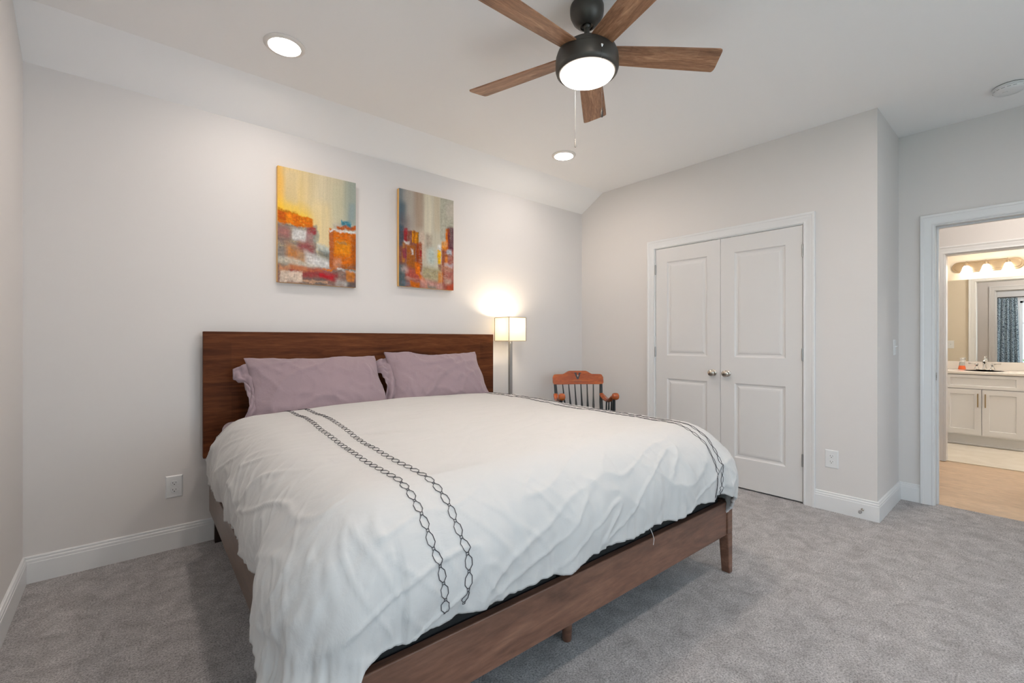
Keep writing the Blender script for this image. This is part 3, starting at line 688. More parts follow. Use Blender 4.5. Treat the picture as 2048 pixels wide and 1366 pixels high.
# ------------------------------------------------------------------ paintings
def vnoise(x, y, seed=0):
    xi = np.floor(x).astype(int); yi = np.floor(y).astype(int); xf = x-xi; yf = y-yi
    xf = xf*xf*(3-2*xf); yf = yf*yf*(3-2*yf)
    def hsh(a, b):
        n = (a*374761393+b*668265263+seed*974634777) & 0x7fffffff
        n = ((n ^ (n >> 13))*1274126177) & 0x7fffffff
        return ((n ^ (n >> 16)) & 0xffff)/65535.0
    return (hsh(xi, yi)*(1-xf)+hsh(xi+1, yi)*xf)*(1-yf)+(hsh(xi, yi+1)*(1-xf)+hsh(xi+1, yi+1)*xf)*yf
def painting(x0, x1, z0, z1, base, strokes, seed, label, streak):
    root = thing('painting', label, 'painting', ((x0+x1)/2, YB-0.004, z0))
    w, h = x1-x0, z1-z0; nx_, nz_ = 190, 285; dep = 0.034
    MB().box((-w/2, -dep+0.002, 0), (w/2, 0, h)).build('canvas_frame', M('ochre_canvas_edge', (0.80, 0.47, 0.16), 0.6), root, bevel=0.001)
    U, V = np.meshgrid(np.linspace(0, 1, nx_+1), np.linspace(0, 1, nz_+1), indexing='ij')
    C_ = np.zeros(U.shape+(3,))
    # vertical dragged sky
    vs_ = vnoise(U*28, V*2.2, seed)*.6+vnoise(U*70, V*5, seed+1)*.4
    bl = np.clip(V, 0, 1)
    for i in range(3):
        C_[..., i] = np.interp(U+0.10*(vnoise(U*6, V*2, seed+9)-.5), [b[0] for b in base], [b[1][i] for b in base])
    C_ *= (0.86+0.26*vs_)[..., None]
    for k, (u0, u1, v0, v1, col, al, soft, slope) in enumerate(strokes):
        a, b = (14, 60) if soft < 0.03 else (6, 20)
        du_ = 0.022*(vnoise(U*a, V*a, seed+k*7)-.5)+0.012*(vnoise(U*b, V*b, seed+k*7+1)-.5)
        dv_ = 0.030*(vnoise(U*a, V*a, seed+k*7+2)-.5)+0.014*(vnoise(U*b, V*b, seed+k*7+3)-.5)
        uu = U+du_; vv = V+dv_-slope*(U-u0)
        m = np.clip((uu-u0)/soft+.5, 0, 1)*np.clip((u1-uu)/soft+.5, 0, 1)*np.clip((vv-v0)/soft+.5, 0, 1)*np.clip((v1-vv)/soft+.5, 0, 1)
        if streak == 'h' or v1 < 0.5: tx = vnoise(U*22, V*95, seed+k+50)*.5+vnoise(U*120, V*160, seed+k+70)*.5
        else: tx = vnoise(U*70, V*12, seed+k+50)*.55+vnoise(U*140, V*110, seed+k+70)*.45
        if v1 > 0.6 and soft >= 0.04: tx = vnoise(U*45, V*3, seed+k+50)*.5+.35
        m = m*al*np.clip(0.45+1.15*tx, 0, 1)
        jit = ((0.90+0.2*vnoise(U*40, V*4, seed+k+90)) if (v1 > 0.6 and soft >= 0.04) else (0.62+0.76*(vnoise(U*30, V*70, seed+k+90)*.6+vnoise(U*90, V*40, seed+k+91)*.4)))[..., None]
        C_ = C_*(1-m[..., None])+np.array(col)*jit*m[..., None]
    g = vnoise(U*150, V*220, seed+200)[..., None]; C_ *= 0.93+0.14*g
    lum = C_.mean(-1, keepdims=True); C_ = (lum+(C_-lum)*1.22)*0.86
    C_ = np.clip(C_, 0.004, 1)
    co = np.stack([(U-.5)*w, np.full_like(U, -dep), V*h], -1).reshape(-1, 3)
    me = bpy.data.meshes.new('painted_canvas')
    n2 = nz_+1; idx = np.arange((nx_)*(nz_)); i_ = idx//nz_; j_ = idx % nz_; a = i_*n2+j_
    fs = np.stack([a, a+n2, a+n2+1, a+1], -1)
    me.from_pydata(co.tolist(), [], fs.tolist())
    at = me.color_attributes.new('paint', 'FLOAT_COLOR', 'POINT')
    at.data.foreach_set('color', np.concatenate([C_.reshape(-1, 3), np.ones((C_.shape[0]*C_.shape[1], 1))], 1).astype(np.float32).ravel())
    m = M('abstract_paint', (1, 1, 1), 0.6, spec=0.15); vc = N(m, 'ShaderNodeVertexColor'); vc.layer_name = 'paint'; L(m, vc.outputs[0], bsdf(m).inputs['Base Color'])
    vv_ = mapping(m, (1, 1, 0.4)); bump(m, tex(m, vv_, 120, 4), 0.25, 0.003)
    me.materials.append(m); o = bpy.data.objects.new('painted_canvas', me); COL.objects.link(o); o.parent = root
OR = (0.62, 0.17, 0.02); DO = (0.42, 0.09, 0.015); YE = (0.90, 0.60, 0.10); WH = (0.74, 0.74, 0.73); GY = (0.22, 0.23, 0.22); CR = (0.30, 0.03, 0.04); PK = (0.42, 0.16, 0.16)
TE = (0.05, 0.22, 0.30); DK = (0.06, 0.07, 0.07); BG = (0.66, 0.55, 0.36); PE = (0.75, 0.45, 0.28); LG = (0.50, 0.55, 0.53); BR_ = (0.22, 0.07, 0.03)
art1 = [  # u0,u1,v0,v1,colour,alpha,softness,slope
 (-.1, .30, .62, .85, (0.85, 0.62, 0.25), .5, .25, 0), (-.1, .06, .55, 1.1, (0.85, 0.50, 0.16), .8, .08, 0), (-.05, .48, .56, .72, YE, .75, .14, -.15), (.40, .66, .30, .75, (0.80, 0.66, 0.40), .7, .10, 0),
 (.08, .24, .70, .97, (0.66, 0.56, 0.38), .6, .05, 0), (.68, .84, .62, .95, (0.62, 0.60, 0.44), .5, .06, 0), (.85, 1.1, .60, 1.1, (0.34, 0.38, 0.34), .65, .10, 0), (.90, .98, .62, .80, (0.26, 0.34, 0.36), .6, .04, 0),
 (-.1, 1.1, -.1, .30, GY, .85, .05, 0), (-.1, .47, .20, .525, (0.25, 0.22, 0.20), .95, .02, 0), (-.1, .24, .60, .650, (0.48, 0.16, 0.04), .85, .015, -.10), (-.1, .43, .52, .615, OR, .97, .015, -.04),
 (.0, .10, .53, .60, DO, .7, .03, 0), (.10, .17, .54, .61, (0.8, 0.3, 0.03), .8, .03, 0), (.42, .50, .38, .50, (0.28, 0.30, 0.27), .8, .02, 0), (.34, .47, .455, .505, CR, .85, .02, 0), (-.1, .14, .35, .50, (0.22, 0.12, 0.11), .6, .05, 0), (.02, .16, .40, .47, PK, .5, .05, 0),
 (.18, .34, .375, .465, WH, .92, .03, 0), (.33, .42, .36, .46, (0.38, 0.22, 0.22), .7, .03, 0), (.24, .44, .29, .37, (0.30, 0.06, 0.07), .75, .05, -.1), (.10, .24, .20, .34, (0.60, 0.25, 0.08), .75, .06, -.3), (.24, .46, .20, .29, (0.52, 0.30, 0.16), .7, .05, -.2),
 (.47, .66, .31, .375, LG, .9, .025, -.1), (.33, .66, .17, .285, WH, .85, .05, -.25), (.50, .66, .27, .32, (0.10, 0.11, 0.10), .6, .03, -.1), (.0, .55, .165, .22, (0.62, 0.58, 0.50), .8, .03, -.08),
 (.64, 1.1, .165, .520, OR, .98, .012, 0), (.64, .70, .16, .51, (0.34, 0.12, 0.07), .75, .02, 0), (.94, 1.1, .18, .50, BR_, .6, .04, 0), (.72, .92, .30, .42, (0.75, 0.32, 0.05), .7, .05, 0), (.74, .88, .395, .425, (0.30, 0.22, 0.14), .6, .015, 0), (.70, .80, .17, .27, (0.58, 0.36, 0.28), .6, .04, 0), (.75, 1.05, .155, .21, DK, .55, .04, 0),
 (.68, .88, .52, .575, (0.42, 0.38, 0.34), .7, .03, 0), (.74, 1.1, .525, .565, DO, .95, .015, .09), (.80, .93, .575, .615, TE, .95, .02, 0), (.64, 1.1, .505, .525, WH, .85, .010, .0), (.73, 1.0, .150, .172, WH, .8, .012, -.08),
 (-.1, 1.1, -.02, .15, (0.24, 0.12, 0.10), .8, .03, 0), (.15, .75, .06, .15, CR, .7, .03, -.03), (.50, .70, .055, .10, (0.48, 0.04, 0.05), .85, .03, 0), (.02, .35, .10, .15, (0.62, 0.30, 0.16), .6, .02, 0), (.03, .30, .01, .10, (0.72, 0.62, 0.52), .85, .02, 0), (.30, .60, -.02, .055, (0.13, 0.13, 0.12), .7, .03, 0),
 (.30, .62, .02, .035, (0.72, 0.45, 0.3), .6, .012, 0), (.72, .90, .0, .05, (0.55, 0.56, 0.54), .6, .04, 0), (.86, .98, .05, .15, (0.60, 0.22, 0.05), .75, .02, 0), (.88, 1.1, -.02, .06, DK, .6, .03, 0), (.55, .70, .145, .16, OR, .8, .012, 0), (.15, .55, .13, .16, (0.55, 0.2, 0.1), .5, .02, -.05)]
art2 = [
 (-.1, .10, .3, 1.1, (0.16, 0.20, 0.22), .75, .10, 0), (.25, .44, .62, 1.1, (0.34, 0.24, 0.18), .6, .10, 0), (.08, .28, .60, 1.0, (0.42, 0.40, 0.36), .5, .08, 0), (.44, .58, .55, 1.1, (0.68, 0.64, 0.52), .8, .04, 0), (.62, .74, .62, 1.1, (0.55, 0.46, 0.34), .5, .05, 0), (.74, 1.1, .55, 1.1, (0.40, 0.40, 0.33), .7, .03, 0),
 (.86, 1.1, .80, .98, (0.60, 0.54, 0.48), .5, .08, 0), (.36, .45, .30, .60, (0.60, 0.46, 0.38), .6, .04, 0), (.47, .58, .42, .58, (0.34, 0.27, 0.22), .7, .05, 0), (.50, .64, .25, .44, (0.44, 0.54, 0.53), .7, .08, 0), (-.02, .12, .62, .86, (0.06, 0.10, 0.13), .7, .08, 0), (.0, .2, .50, .72, (0.16, 0.12, 0.12), .5, .1, 0),
 (-.1, .34, .10, .585, (0.20, 0.07, 0.05), .95, .012, 0), (-.1, .08, .42, .62, (0.05, 0.09, 0.12), .8, .03, 0), (.08, .14, .45, .60, CR, .8, .02, 0), (.22, .34, .46, .590, (0.62, 0.26, 0.03), .95, .010, 0), (.245, .27, .46, .585, BR_, .7, .01, 0), (.315, .34, .46, .59, (0.12, 0.08, 0.03), .7, .01, 0),
 (.08, .18, .44, .475, WH, .8, .02, 0), (.12, .28, .20, .44, (0.34, 0.12, 0.03), .8, .03, 0), (.05, .10, .25, .45, (0.55, 0.24, 0.06), .6, .03, 0), (.21, .25, .34, .40, WH, .7, .015, 0), (.30, .40, .16, .47, (0.30, 0.06, 0.02), .9, .02, 0), (.35, .39, .33, .40, CR, .8, .01, 0), (.06, .13, .28, .40, (0.20, 0.03, 0.07), .8, .02, 0),
 (.70, .76, .40, .50, WH, .9, .03, 0), (.69, .75, .27, .415, (0.78, 0.45, 0.05), .95, .010, 0), (.70, .76, .20, .27, BR_, .8, .015, 0), (.76, 1.1, -.1, .47, (0.34, 0.12, 0.10), .95, .012, 0), (.85, .92, .45, .68, (0.66, 0.18, 0.02), .95, .02, 0), (.88, 1.0, .44, .69, (0.10, 0.03, 0.05), .9, .03, 0), (.77, .86, .43, .52, (0.70, 0.28, 0.05), .8, .03, 0),
 (.78, .83, .15, .45, BR_, .7, .02, 0), (.86, .96, .385, .45, (0.48, 0.56, 0.62), .8, .03, 0), (.83, .88, .26, .40, (0.70, 0.25, 0.06), .75, .03, 0), (.80, 1.05, .375, .39, BR_, .7, .012, 0), (.82, .98, .25, .29, (0.46, 0.46, 0.50), .75, .02, 0), (.80, .98, .215, .24, BR_, .6, .015, 0), (.80, .98, .20, .26, (0.6, 0.38, 0.30), .4, .03, 0),
 (-.1, 1.1, -.1, .10, (0.26, 0.09, 0.07), .9, .05, 0), (.40, .76, .08, .22, (0.34, 0.30, 0.19), .9, .05, 0), (-.1, .12, -.1, .22, (0.07, 0.12, 0.13), .9, .05, 0), (.12, .40, .10, .20, (0.42, 0.10, 0.08), .85, .06, -.1), (.28, .36, .14, .26, (0.78, 0.22, 0.03), .9, .03, -.2), (.34, .50, .10, .15, OR, .9, .03, -.55), (.38, .80, .02, .10, (0.55, 0.33, 0.30), .8, .05, -.08), (.70, .78, .08, .20, (0.60, 0.22, 0.05), .7, .03, 0),
 (.18, .36, .0, .06, OR, .85, .03, -.1), (.04, .16, .14, .20, (0.55, 0.45, 0.42), .7, .05, 0), (.05, .2, .02, .06, (0.14, 0.18, 0.22), .7, .04, 0), (.83, .95, .06, .13, (0.55, 0.45, 0.38), .7, .05, 0), (.765, .775, -.1, .45, (0.45, 0.3, 0.2), .8, .006, 0), (.85, 1.1, -.02, .06, (0.45, 0.08, 0.04), .7, .04, 0), (.5, .66, -.02, .03, (0.16, 0.20, 0.17), .7, .04, 0)]
painting(0.742, 1.253, 1.568, 2.317, [(0, (0.72, 0.55, 0.30)), (.25, (0.74, 0.60, 0.36)), (.55, (0.70, 0.62, 0.45)), (.8, (0.58, 0.55, 0.42)), (1, (0.42, 0.44, 0.38))], art1, 11, 'abstract painting in pale yellow, orange and grey, hung left above the headboard', 'h')
painting(1.589, 2.082, 1.608, 2.357, [(0, (0.36, 0.34, 0.33)), (.3, (0.46, 0.40, 0.34)), (.5, (0.62, 0.58, 0.48)), (.7, (0.60, 0.57, 0.47)), (1, (0.48, 0.45, 0.38))], art2, 37, 'abstract painting with dark red and orange towers, hung right above the headboard', 'v')

# ------------------------------------------------------------------ captain's chair in the corner
ch = thing('armchair', 'cherry and black spindle-back wooden armchair in the corner beyond the bed', 'chair', (3.150, 2.676, 0), R(-36))
# local: -y is the front, +y the back, x across.  back posts lean backward
def back_pt(x, z):   # point on the leaning back plane
    return (x, 0.215+(z-0.44)*0.22-0.35*x*x, z)
zt = 0.905
oc = [(-0.240, 0.770), (-0.246, 0.800), (-0.247, 0.842), (-0.240, 0.857), (-0.225, 0.864), (-0.150, 0.865), (-0.130, 0.869), (-0.108, 0.884), (-0.092, 0.893), (-0.075, 0.896)]
outl = oc+[(-x, z) for x, z in reversed(oc)]
top = outl; bottom = []
for k in range(13): x = 0.235-0.47*k/12; bottom.append((x, 0.768))
full = []
N1 = 40
def crest_top(x):
    ax = abs(x)
    pts = [(a*-1 if a < 0 else a, z) for a, z in oc]; pts = sorted([(abs(a), z) for a, z in oc])
    return np.interp(ax, [p_[0] for p_ in pts], [p_[1] for p_ in pts])
mb = MB(); vs = []; fs = []
for i in range(N1+1):
    x = -0.246+0.492*i/N1
    zt_ = float(np.interp(abs(x), [0.0, 0.075, 0.092, 0.108, 0.130, 0.150, 0.225, 0.240, 0.246], [0.896, 0.896, 0.893, 0.884, 0.869, 0.865, 0.864, 0.856, 0.835]))
    zb_ = float(np.interp(abs(x), [0, 0.235, 0.246], [0.768, 0.768, 0.785]))
    for (z, dy) in ((zb_, -0.010), (zt_, -0.010), (zt_, 0.012), (zb_, 0.012)):
        p = back_pt(x, z); vs.append((p[0], p[1]+dy, p[2]))
for i in range(N1):
    for k in range(4): a = i*4+k; b = i*4+(k+1) % 4; fs.append((a, b, b+4, a+4))
fs += [(0, 1, 2, 3), (N1*4+3, N1*4+2, N1*4+1, N1*4)]
cr = mb.add(vs, fs).build('crest_rail', m_cherry, ch, bevel=0.003, label='cherry crest rail with dark V emblem')
# emblem: a serifed V with a pale star-like leaf in it, and a line of small lettering below
def emb(poly, name, mat, d):
    poly = [(vx+(x-vx)*1.22, vz+(z-vz)*(1.12)) for x, z in poly]
    m_ = MB(); n = len(poly); m_.add([(lambda p: (p[0], p[1]-0.010-d, p[2]))(back_pt(x, z)) for x, z in poly]+[(lambda p: (p[0], p[1]-0.0095, p[2]))(back_pt(x, z)) for x, z in poly],
      [tuple(range(n)), tuple(reversed(range(n, 2*n)))]+[(i, (i+1) % n, n+(i+1) % n, n+i) for i in range(n)])
    return m_.build(name, mat, cr, smooth=0)
vx, vz = 0.0, 0.838
emb([(vx-0.029, vz+0.036), (vx-0.004, vz+0.036), (vx-0.004, vz+0.031), (vx-0.010, vz+0.030), (vx+0.002, vz+0.002), (vx+0.010, vz+0.030), (vx+0.007, vz+0.031), (vx+0.007, vz+0.036), (vx+0.029, vz+0.036), (vx+0.029, vz+0.031), (vx+0.023, vz+0.029), (vx+0.007, vz-0.019), (vx-0.007, vz-0.019), (vx-0.023, vz+0.029), (vx-0.029, vz+0.031)], 'emblem', M('dark_emblem', (0.02, 0.010, 0.006), 0.4), 0.0008)
emb([(vx-0.001, vz+0.022), (vx+0.003, vz+0.014), (vx+0.009, vz+0.012), (vx+0.004, vz+0.006), (vx+0.003, vz-0.001), (vx-0.002, vz+0.004), (vx-0.006, vz+0.012), (vx-0.002, vz+0.015)], 'emblem_leaf', M('pale_emblem', (0.35, 0.22, 0.14), 0.4), 0.0012)
emb([(vx-0.030, vz-0.033), (vx+0.030, vz-0.033), (vx+0.030, vz-0.036), (vx-0.030, vz-0.036)], 'lettering_line', bpy.data.materials['dark_emblem'], 0.0008)
for s in (-1, 1):
    mb = MB(); mb.tube([(s*0.205, 0.170, 0.43), back_pt(s*0.214, 0.60), back_pt(s*0.223, 0.772)], [0.016, 0.0165, 0.0145], 12, 1.0, 0.7).build('back_post', m_black, ch)
for i in range(6):
    x = -0.150+0.300*i/5
    a = Vector((x*0.86, 0.19-0.3*x*x, 0.43)); b = Vector(back_pt(x, 0.770)); mid = a.lerp(b, 0.42)
    MB().tube([a, a.lerp(b, .25), mid, a.lerp(b, .6), b], [0.0065, 0.0095, 0.0105, 0.0075, 0.0050], 10).build('spindle', m_black, ch)
mb = MB(); vs = []; fs = []
prof_s = [(0.24*cos(a)*(1+0.12*abs(sin(a))), 0.235*sin(a)) for a in [2*pi*k/40 for k in range(40)]]
mb.prism(prof_s, lambda a, b, t: (a*1.08, b-0.01, t), 0.415, 0.448).build('seat', m_black, ch, bevel=0.010, seg=3)
for s in (-1, 1):
    # scrolled arm, rising to a round knuckle at the front
    p = [(s*0.222, 0.250, 0.676), (s*0.224, 0.205, 0.660), (s*0.228, 0.13, 0.642), (s*0.231, 0.05, 0.640), (s*0.234, -0.03, 0.658), (s*0.236, -0.09, 0.688), (s*0.237, -0.130, 0.704)]
    arm = MB(); arm.tube(p, [0.017, 0.021, 0.023, 0.024, 0.024, 0.024, 0.022], 14, 1.25, 0.75)
    arm.lathe([(0.001, -0.030), (0.016, -0.029), (0.026, -0.023), (0.031, -0.010), (0.031, 0.010), (0.026, 0.023), (0.016, 0.029), (0.001, 0.030)], (s*0.238, -0.140, 0.700), 24, 'x')
    arm.build('arm', m_cherry, ch)
    for k, (y, r) in enumerate(((0.10, 0.007), (0.03, 0.007), (-0.04, 0.0075), (-0.105, 0.014))):
        t = (0.245-y)/0.38; xx = s*(0.222+0.015*t); z = float(np.interp(y, [-0.135, -0.10, -0.04, 0.04, 0.12, 0.2], [0.690, 0.678, 0.645, 0.626, 0.628, 0.640]))
        MB().tube([(s*0.222*(1 if k else 0.95), y*0.85, 0.44), (xx*0.99, y*.95, 0.53), (xx, y, z)], [r, r*1.25, r*0.9], 10).build('arm_support', m_black, ch)
for sx in (-1, 1):
    for sy in (-1, 1):
        MB().tube([(sx*0.16, sy*0.15, 0.418), (sx*0.185, sy*0.175, 0.26), (sx*0.205, sy*0.195, 0.10), (sx*0.215, sy*0.21, 0.0)], [0.016, 0.021, 0.015, 0.012], 12).build('leg', m_black, ch)
for a, b in (((-0.20, -0.19, 0.15), (0.20, -0.19, 0.15)), ((-0.20, 0.19, 0.17), (0.20, 0.19, 0.17)), ((-0.195, -0.18, 0.20), (-0.195, 0.18, 0.20)), ((0.195, -0.18, 0.20), (0.195, 0.18, 0.20))):
    MB().tube([a, tuple((p+q)/2 for p, q in zip(a, b)), b], [0.008, 0.012, 0.008], 10).build('stretcher', m_black, ch)

# ------------------------------------------------------------------ outlets, switch, door stop, strike plate
def plate_geo(w, h, t=0.0055, b=0.006):
    mb = MB(); mb.frustum((-w/2, -h/2, w/2), (h/2, 0.0), (-w/2+b, -h/2+b, w/2-b), (h/2-b, t)); return mb
def outlet(loc, rot, label):
    t = thing('wall_outlet', label, 'outlet', loc); t.rotation_euler = rot
    plate_geo(0.082, 0.128).build('cover_plate', m_plate, t, bevel=0.0012)
    for s in (-1, 1):
        mb = MB(); pts = []
        for k in range(28):
            a = 2*pi*k/28; pts.append((0.0172*cos(a), max(-0.0135, min(0.0135, 0.0172*sin(a)))))
        mb.prism(pts, lambda a, b, tt: (a, b+s*0.0195, tt), 0.0050, 0.0072)
        r = mb.build('receptacle', m_plate, t, bevel=0.0005)
        mb = MB(); 
        mb.box((-0.0082, s*0.0195-0.001, 0.0070), (-0.0062, s*0.0195+0.0078, 0.0075)); mb.box((0.0062, s*0.0195, 0.0070), (0.0080, s*0.0195+0.0072, 0.0075))
        mb.lathe([(0.0026, 0.0070), (0.0026, 0.0075)], (0, s*0.0195-0.0065, 0), 12)
        mb.build('slots', m_dark, r, smooth=0)
    MB().lathe([(0.003, 0.0052), (0.003, 0.0066), (0.002, 0.0070)], n=12).build('screw', m_plate, t)
    return t
outlet((0.211, YB-0.0003, 0.354), (R(90), 0, 0), 'white double wall outlet on the headboard wall, left of the bed')
outlet((XR-0.0003, 0.952, 0.362), (R(90), 0, R(-90)), 'white double wall outlet between the closet doors and the wall corner')
def switch(loc, rot, label, w=0.072):
    t = thing('light_switch', label, 'light switch', loc); t.rotation_euler = rot
    plate_geo(w, 0.116).build('cover_plate', m_plate, t, bevel=0.0012)
    mb = MB(); mb.box((-0.005, -0.012, 0.0050), (0.005, 0.012, 0.0065)); mb.add([(-0.0035, 0.000, 0.0065), (0.0035, 0.000, 0.0065), (0.0035, 0.009, 0.0065), (-0.0035, 0.009, 0.0065), (-0.003, 0.008, 0.018), (0.003, 0.008, 0.018), (0.003, 0.013, 0.017), (-0.003, 0.013, 0.017)],
        [(3, 2, 1, 0), (4, 5, 6, 7), (0, 1, 5, 4), (1, 2, 6, 5), (2, 3, 7, 6), (3, 0, 4, 7)]); mb.build('toggle', m_plate, t)
switch((4.272, YA-0.0003, 1.139), (R(90), 0, 0), 'white toggle light switch on the narrow wall beside the entry doorway')
switch((XB+0.0003, 0.88, 1.13), (R(90), 0, R(90)), 'white light switch in the bathroom, seen in the mirror left of the curtain')
ds = thing('door_stop', 'small nickel door stop screwed into the baseboard below the right outlet', 'door stop', (XR-0.0145, 0.775, 0.062))
MB().lathe([(0.009, 0), (0.009, -0.003), (0.004, -0.005), (0.004, -0.048), (0.008, -0.050), (0.008, -0.058)], n=16, ax='x').build('post', m_nickel, ds)
MB().lathe([(0.0095, -0.058), (0.0105, -0.062), (0.0095, -0.072), (0.005, -0.075)], n=16, ax='x').build('rubber_tip', M('grey_rubber', (0.28, 0.27, 0.26), 0.6), ds)
sp = thing('strike_plate', 'small grey metal strike plate on the left jamb of the entry doorway', 'strike plate', (XE+0.026, D1[1]-0.0142, 0.93))
MB().box((-0.014, -0.0015, -0.028), (0.014, 0, 0.028)).build('plate', m_steel, sp, bevel=0.0005)
MB().box((-0.006, -0.0018, -0.012), (0.006, -0.0014, 0.012)).build('latch_hole', m_dark, sp, smooth=0)

# ------------------------------------------------------------------ bathroom
m_cab = paint('white_cabinet_paint', (0.74, 0.73, 0.72), 0.4, 0.02)
XV = 7.267; VY0, VY1 = 0.105, 1.10
van = thing('bathroom_vanity', 'white shaker bathroom vanity with two doors and brass bar handles', 'cabinet', (XV, 0.43, 0))
O = lambda x, y, z: (x, y-0.43, z)
MB().box(O(0.0, VY0, 0.115), O(XM-XV-0.001, VY1, 0.808)).build('body', m_cab, van, bevel=0.002)
MB().box(O(0.055, VY0+0.01, 0.0), O(XM-XV-0.001, VY1, 0.114)).build('toe_kick', m_cab, van)
MB().box(O(0.043, VY0+0.01, 0.0), O(0.054, VY1, 0.018)).build('shoe_moulding', m_cab, van, bevel=0.003)
def shaker(name, y0, y1, z0, z1, fr=0.055):
    mb = MB(); y0 -= .43; y1 -= .43; xf = -0.019
    X = [(y0, z0), (y1, z0), (y1, z1), (y0, z1)]; I = [(y0+fr, z0+fr), (y1-fr, z0+fr), (y1-fr, z1-fr), (y0+fr, z1-fr)]
    if z1-z0 < 0.2: f2 = 0.032; I = [(y0+fr, z0+f2), (y1-fr, z0+f2), (y1-fr, z1-f2), (y0+fr, z1-f2)]
    vs = [(xf, a, b) for a, b in X]+[(xf, a, b) for a, b in I]+[(xf+0.009, a+(0.004 if i in (0, 3) else -0.004), b+(0.004 if i < 2 else -0.004)) for i, (a, b) in enumerate(I)]+[(-0.001, a, b) for a, b in X]
    fs = []
    for i in range(4):
        j = (i+1) % 4; fs += [(i, j, 4+j, 4+i), (4+i, 4+j, 8+j, 8+i), (i, j, 12+j, 12+i)]
    fs += [(8, 9, 10, 11), (12, 13, 14, 15)]
    return mb.add(vs, fs).build(name, m_cab, van, smooth=0)
shaker('drawer_front', 0.120, 0.742, 0.648, 0.800)
d1 = shaker('door', 0.436, 0.742, 0.132, 0.640); d2 = shaker('door', 0.120, 0.430, 0.132, 0.640)
shaker('door', 0.748, 1.06, 0.132, 0.640); shaker('drawer_front', 0.748, 1.06, 0.648, 0.800)
for d, y in ((d1, 0.462), (d2, 0.404)):
    mb = MB(); mb.box((-0.052, y-.43-0.005, 0.445), (-0.042, y-.43+0.005, 0.595)); mb.box((-0.043, y-.43-0.004, 0.463), (-0.0185, y-.43+0.004, 0.471)); mb.box((-0.043, y-.43-0.004, 0.569), (-0.0185, y-.43+0.004, 0.577))
    mb.build('handle', m_brass, d, bevel=0.001)
m_marb = M('cultured_marble', (0.78, 0.73, 0.67), 0.15)
ct = thing('countertop', 'off-white vanity countertop with low backsplash below the mirror', 'countertop', (XV, 0.43, 0.809))
MB().box((-0.028, VY0-.43-0.01, 0), (XM-XV-0.002, VY1-.43, 0.030)).build('slab', m_marb, ct, bevel=0.006, seg=3)
MB().box((XM-XV-0.022, VY0-.43-0.01, 0.0305), (XM-XV-0.002, VY1-.43, 0.125)).build('backsplash', m_marb, ct, bevel=0.003)
MB().lathe([(0.001, 0.0302), (0.17, 0.0302), (0.19, 0.0308), (0.195, 0.0315), (0.20, 0.0302)], (0.26, 0.0, 0), 40).build('basin_rim', m_marb, ct)
ZT = 0.8395
fc = thing('faucet', 'chrome two-handle bathroom faucet standing behind the sink', 'faucet', (XM-0.115, 0.437, ZT))
mb = MB(); mb.box((-0.025, -0.080, 0), (0.025, 0.080, 0.012)); mb.build('base_plate', m_chrome, fc, bevel=0.005, seg=3)
mb = MB(); mb.lathe([(0.024, 0.010), (0.018, 0.030), (0.015, 0.06), (0.017, 0.095), (0.020, 0.100), (0.018, 0.115), (0.012, 0.124)], n=20)
mb.tube([(0, 0, 0.11), (-0.03, 0, 0.128), (-0.075, 0, 0.124), (-0.105, 0, 0.098)], [0.012, 0.0115, 0.011, 0.011], 12)
mb.lathe([(0.003, 0.124), (0.003, 0.145), (0.007, 0.150), (0.007, 0.156), (0.002, 0.160)], (0.012, 0, 0), 12)
mb.build('spout', m_chrome, fc)
for s in (-1, 1):
    mb = MB(); mb.lathe([(0.026, 0.010), (0.020, 0.022), (0.013, 0.045), (0.014, 0.055), (0.019, 0.062), (0.015, 0.078), (0.006, 0.082)], (0, s*0.066, 0), 20)
    mb.tube([(0, s*0.066, 0.070), (-0.01, s*0.095, 0.078), (-0.015, s*0.135, 0.080)], [0.006, 0.0055, 0.007], 10); mb.build('handle', m_chrome, fc)
sb = thing('soap_dispenser', 'small foaming soap bottle with orange liquid on the vanity counter', 'soap bottle', (XM-0.10, 0.628, ZT))
m_soap = M('orange_soap', (0.85, 0.16, 0.05), 0.15); m_cl = M('clear_bottle', (0.72, 0.72, 0.68), 0.1); bsdf(m_cl).inputs['Transmission Weight'].default_value = 0.5
MB().lathe([(0.030, 0), (0.034, 0.003), (0.034, 0.010), (0.029, 0.038), (0.0265, 0.046)], n=24).build('liquid', m_soap, sb)
MB().lathe([(0.0262, 0.0462), (0.0235, 0.075), (0.022, 0.086), (0.018, 0.092)], n=24).build('bottle', m_cl, sb)
mb = MB(); mb.lathe([(0.020, 0.0922), (0.020, 0.098), (0.014, 0.104), (0.016, 0.125), (0.020, 0.132), (0.018, 0.136)], n=20); mb.tube([(0, 0, 0.130), (-0.022, -0.010, 0.132), (-0.036, -0.016, 0.126)], [0.008, 0.006, 0.004], 8); mb.build('pump_top', m_plate, sb)
mi = MB().box((XM-0.0065, -1.0, 0.9365), (XM-0.0005, 1.09, 1.935)).build('wall_mirror', M('mirror_silver', (0.86, 0.86, 0.84), 0.0, 1.0), smooth=0)
tag(mi, 'large frameless bathroom mirror above the vanity counter', 'mirror')
vl = thing('vanity_light', 'three-lamp vanity light bar with lit frosted bell shades above the mirror', 'wall light', (XM-0.0005, 0.425, 2.085))
def stad(hl, r, t0, t1, mat, nm):
    pts = []
    for k in range(13): a = -pi/2+pi*k/12; pts.append((hl+r*cos(a), r*sin(a)))
    for k in range(13): a = pi/2+pi*k/12; pts.append((-hl+r*cos(a), r*sin(a)))
    return MB().prism(pts, lambda a, b, t: (-t, a, b), t0, t1).build(nm, mat, vl, bevel=0.005)
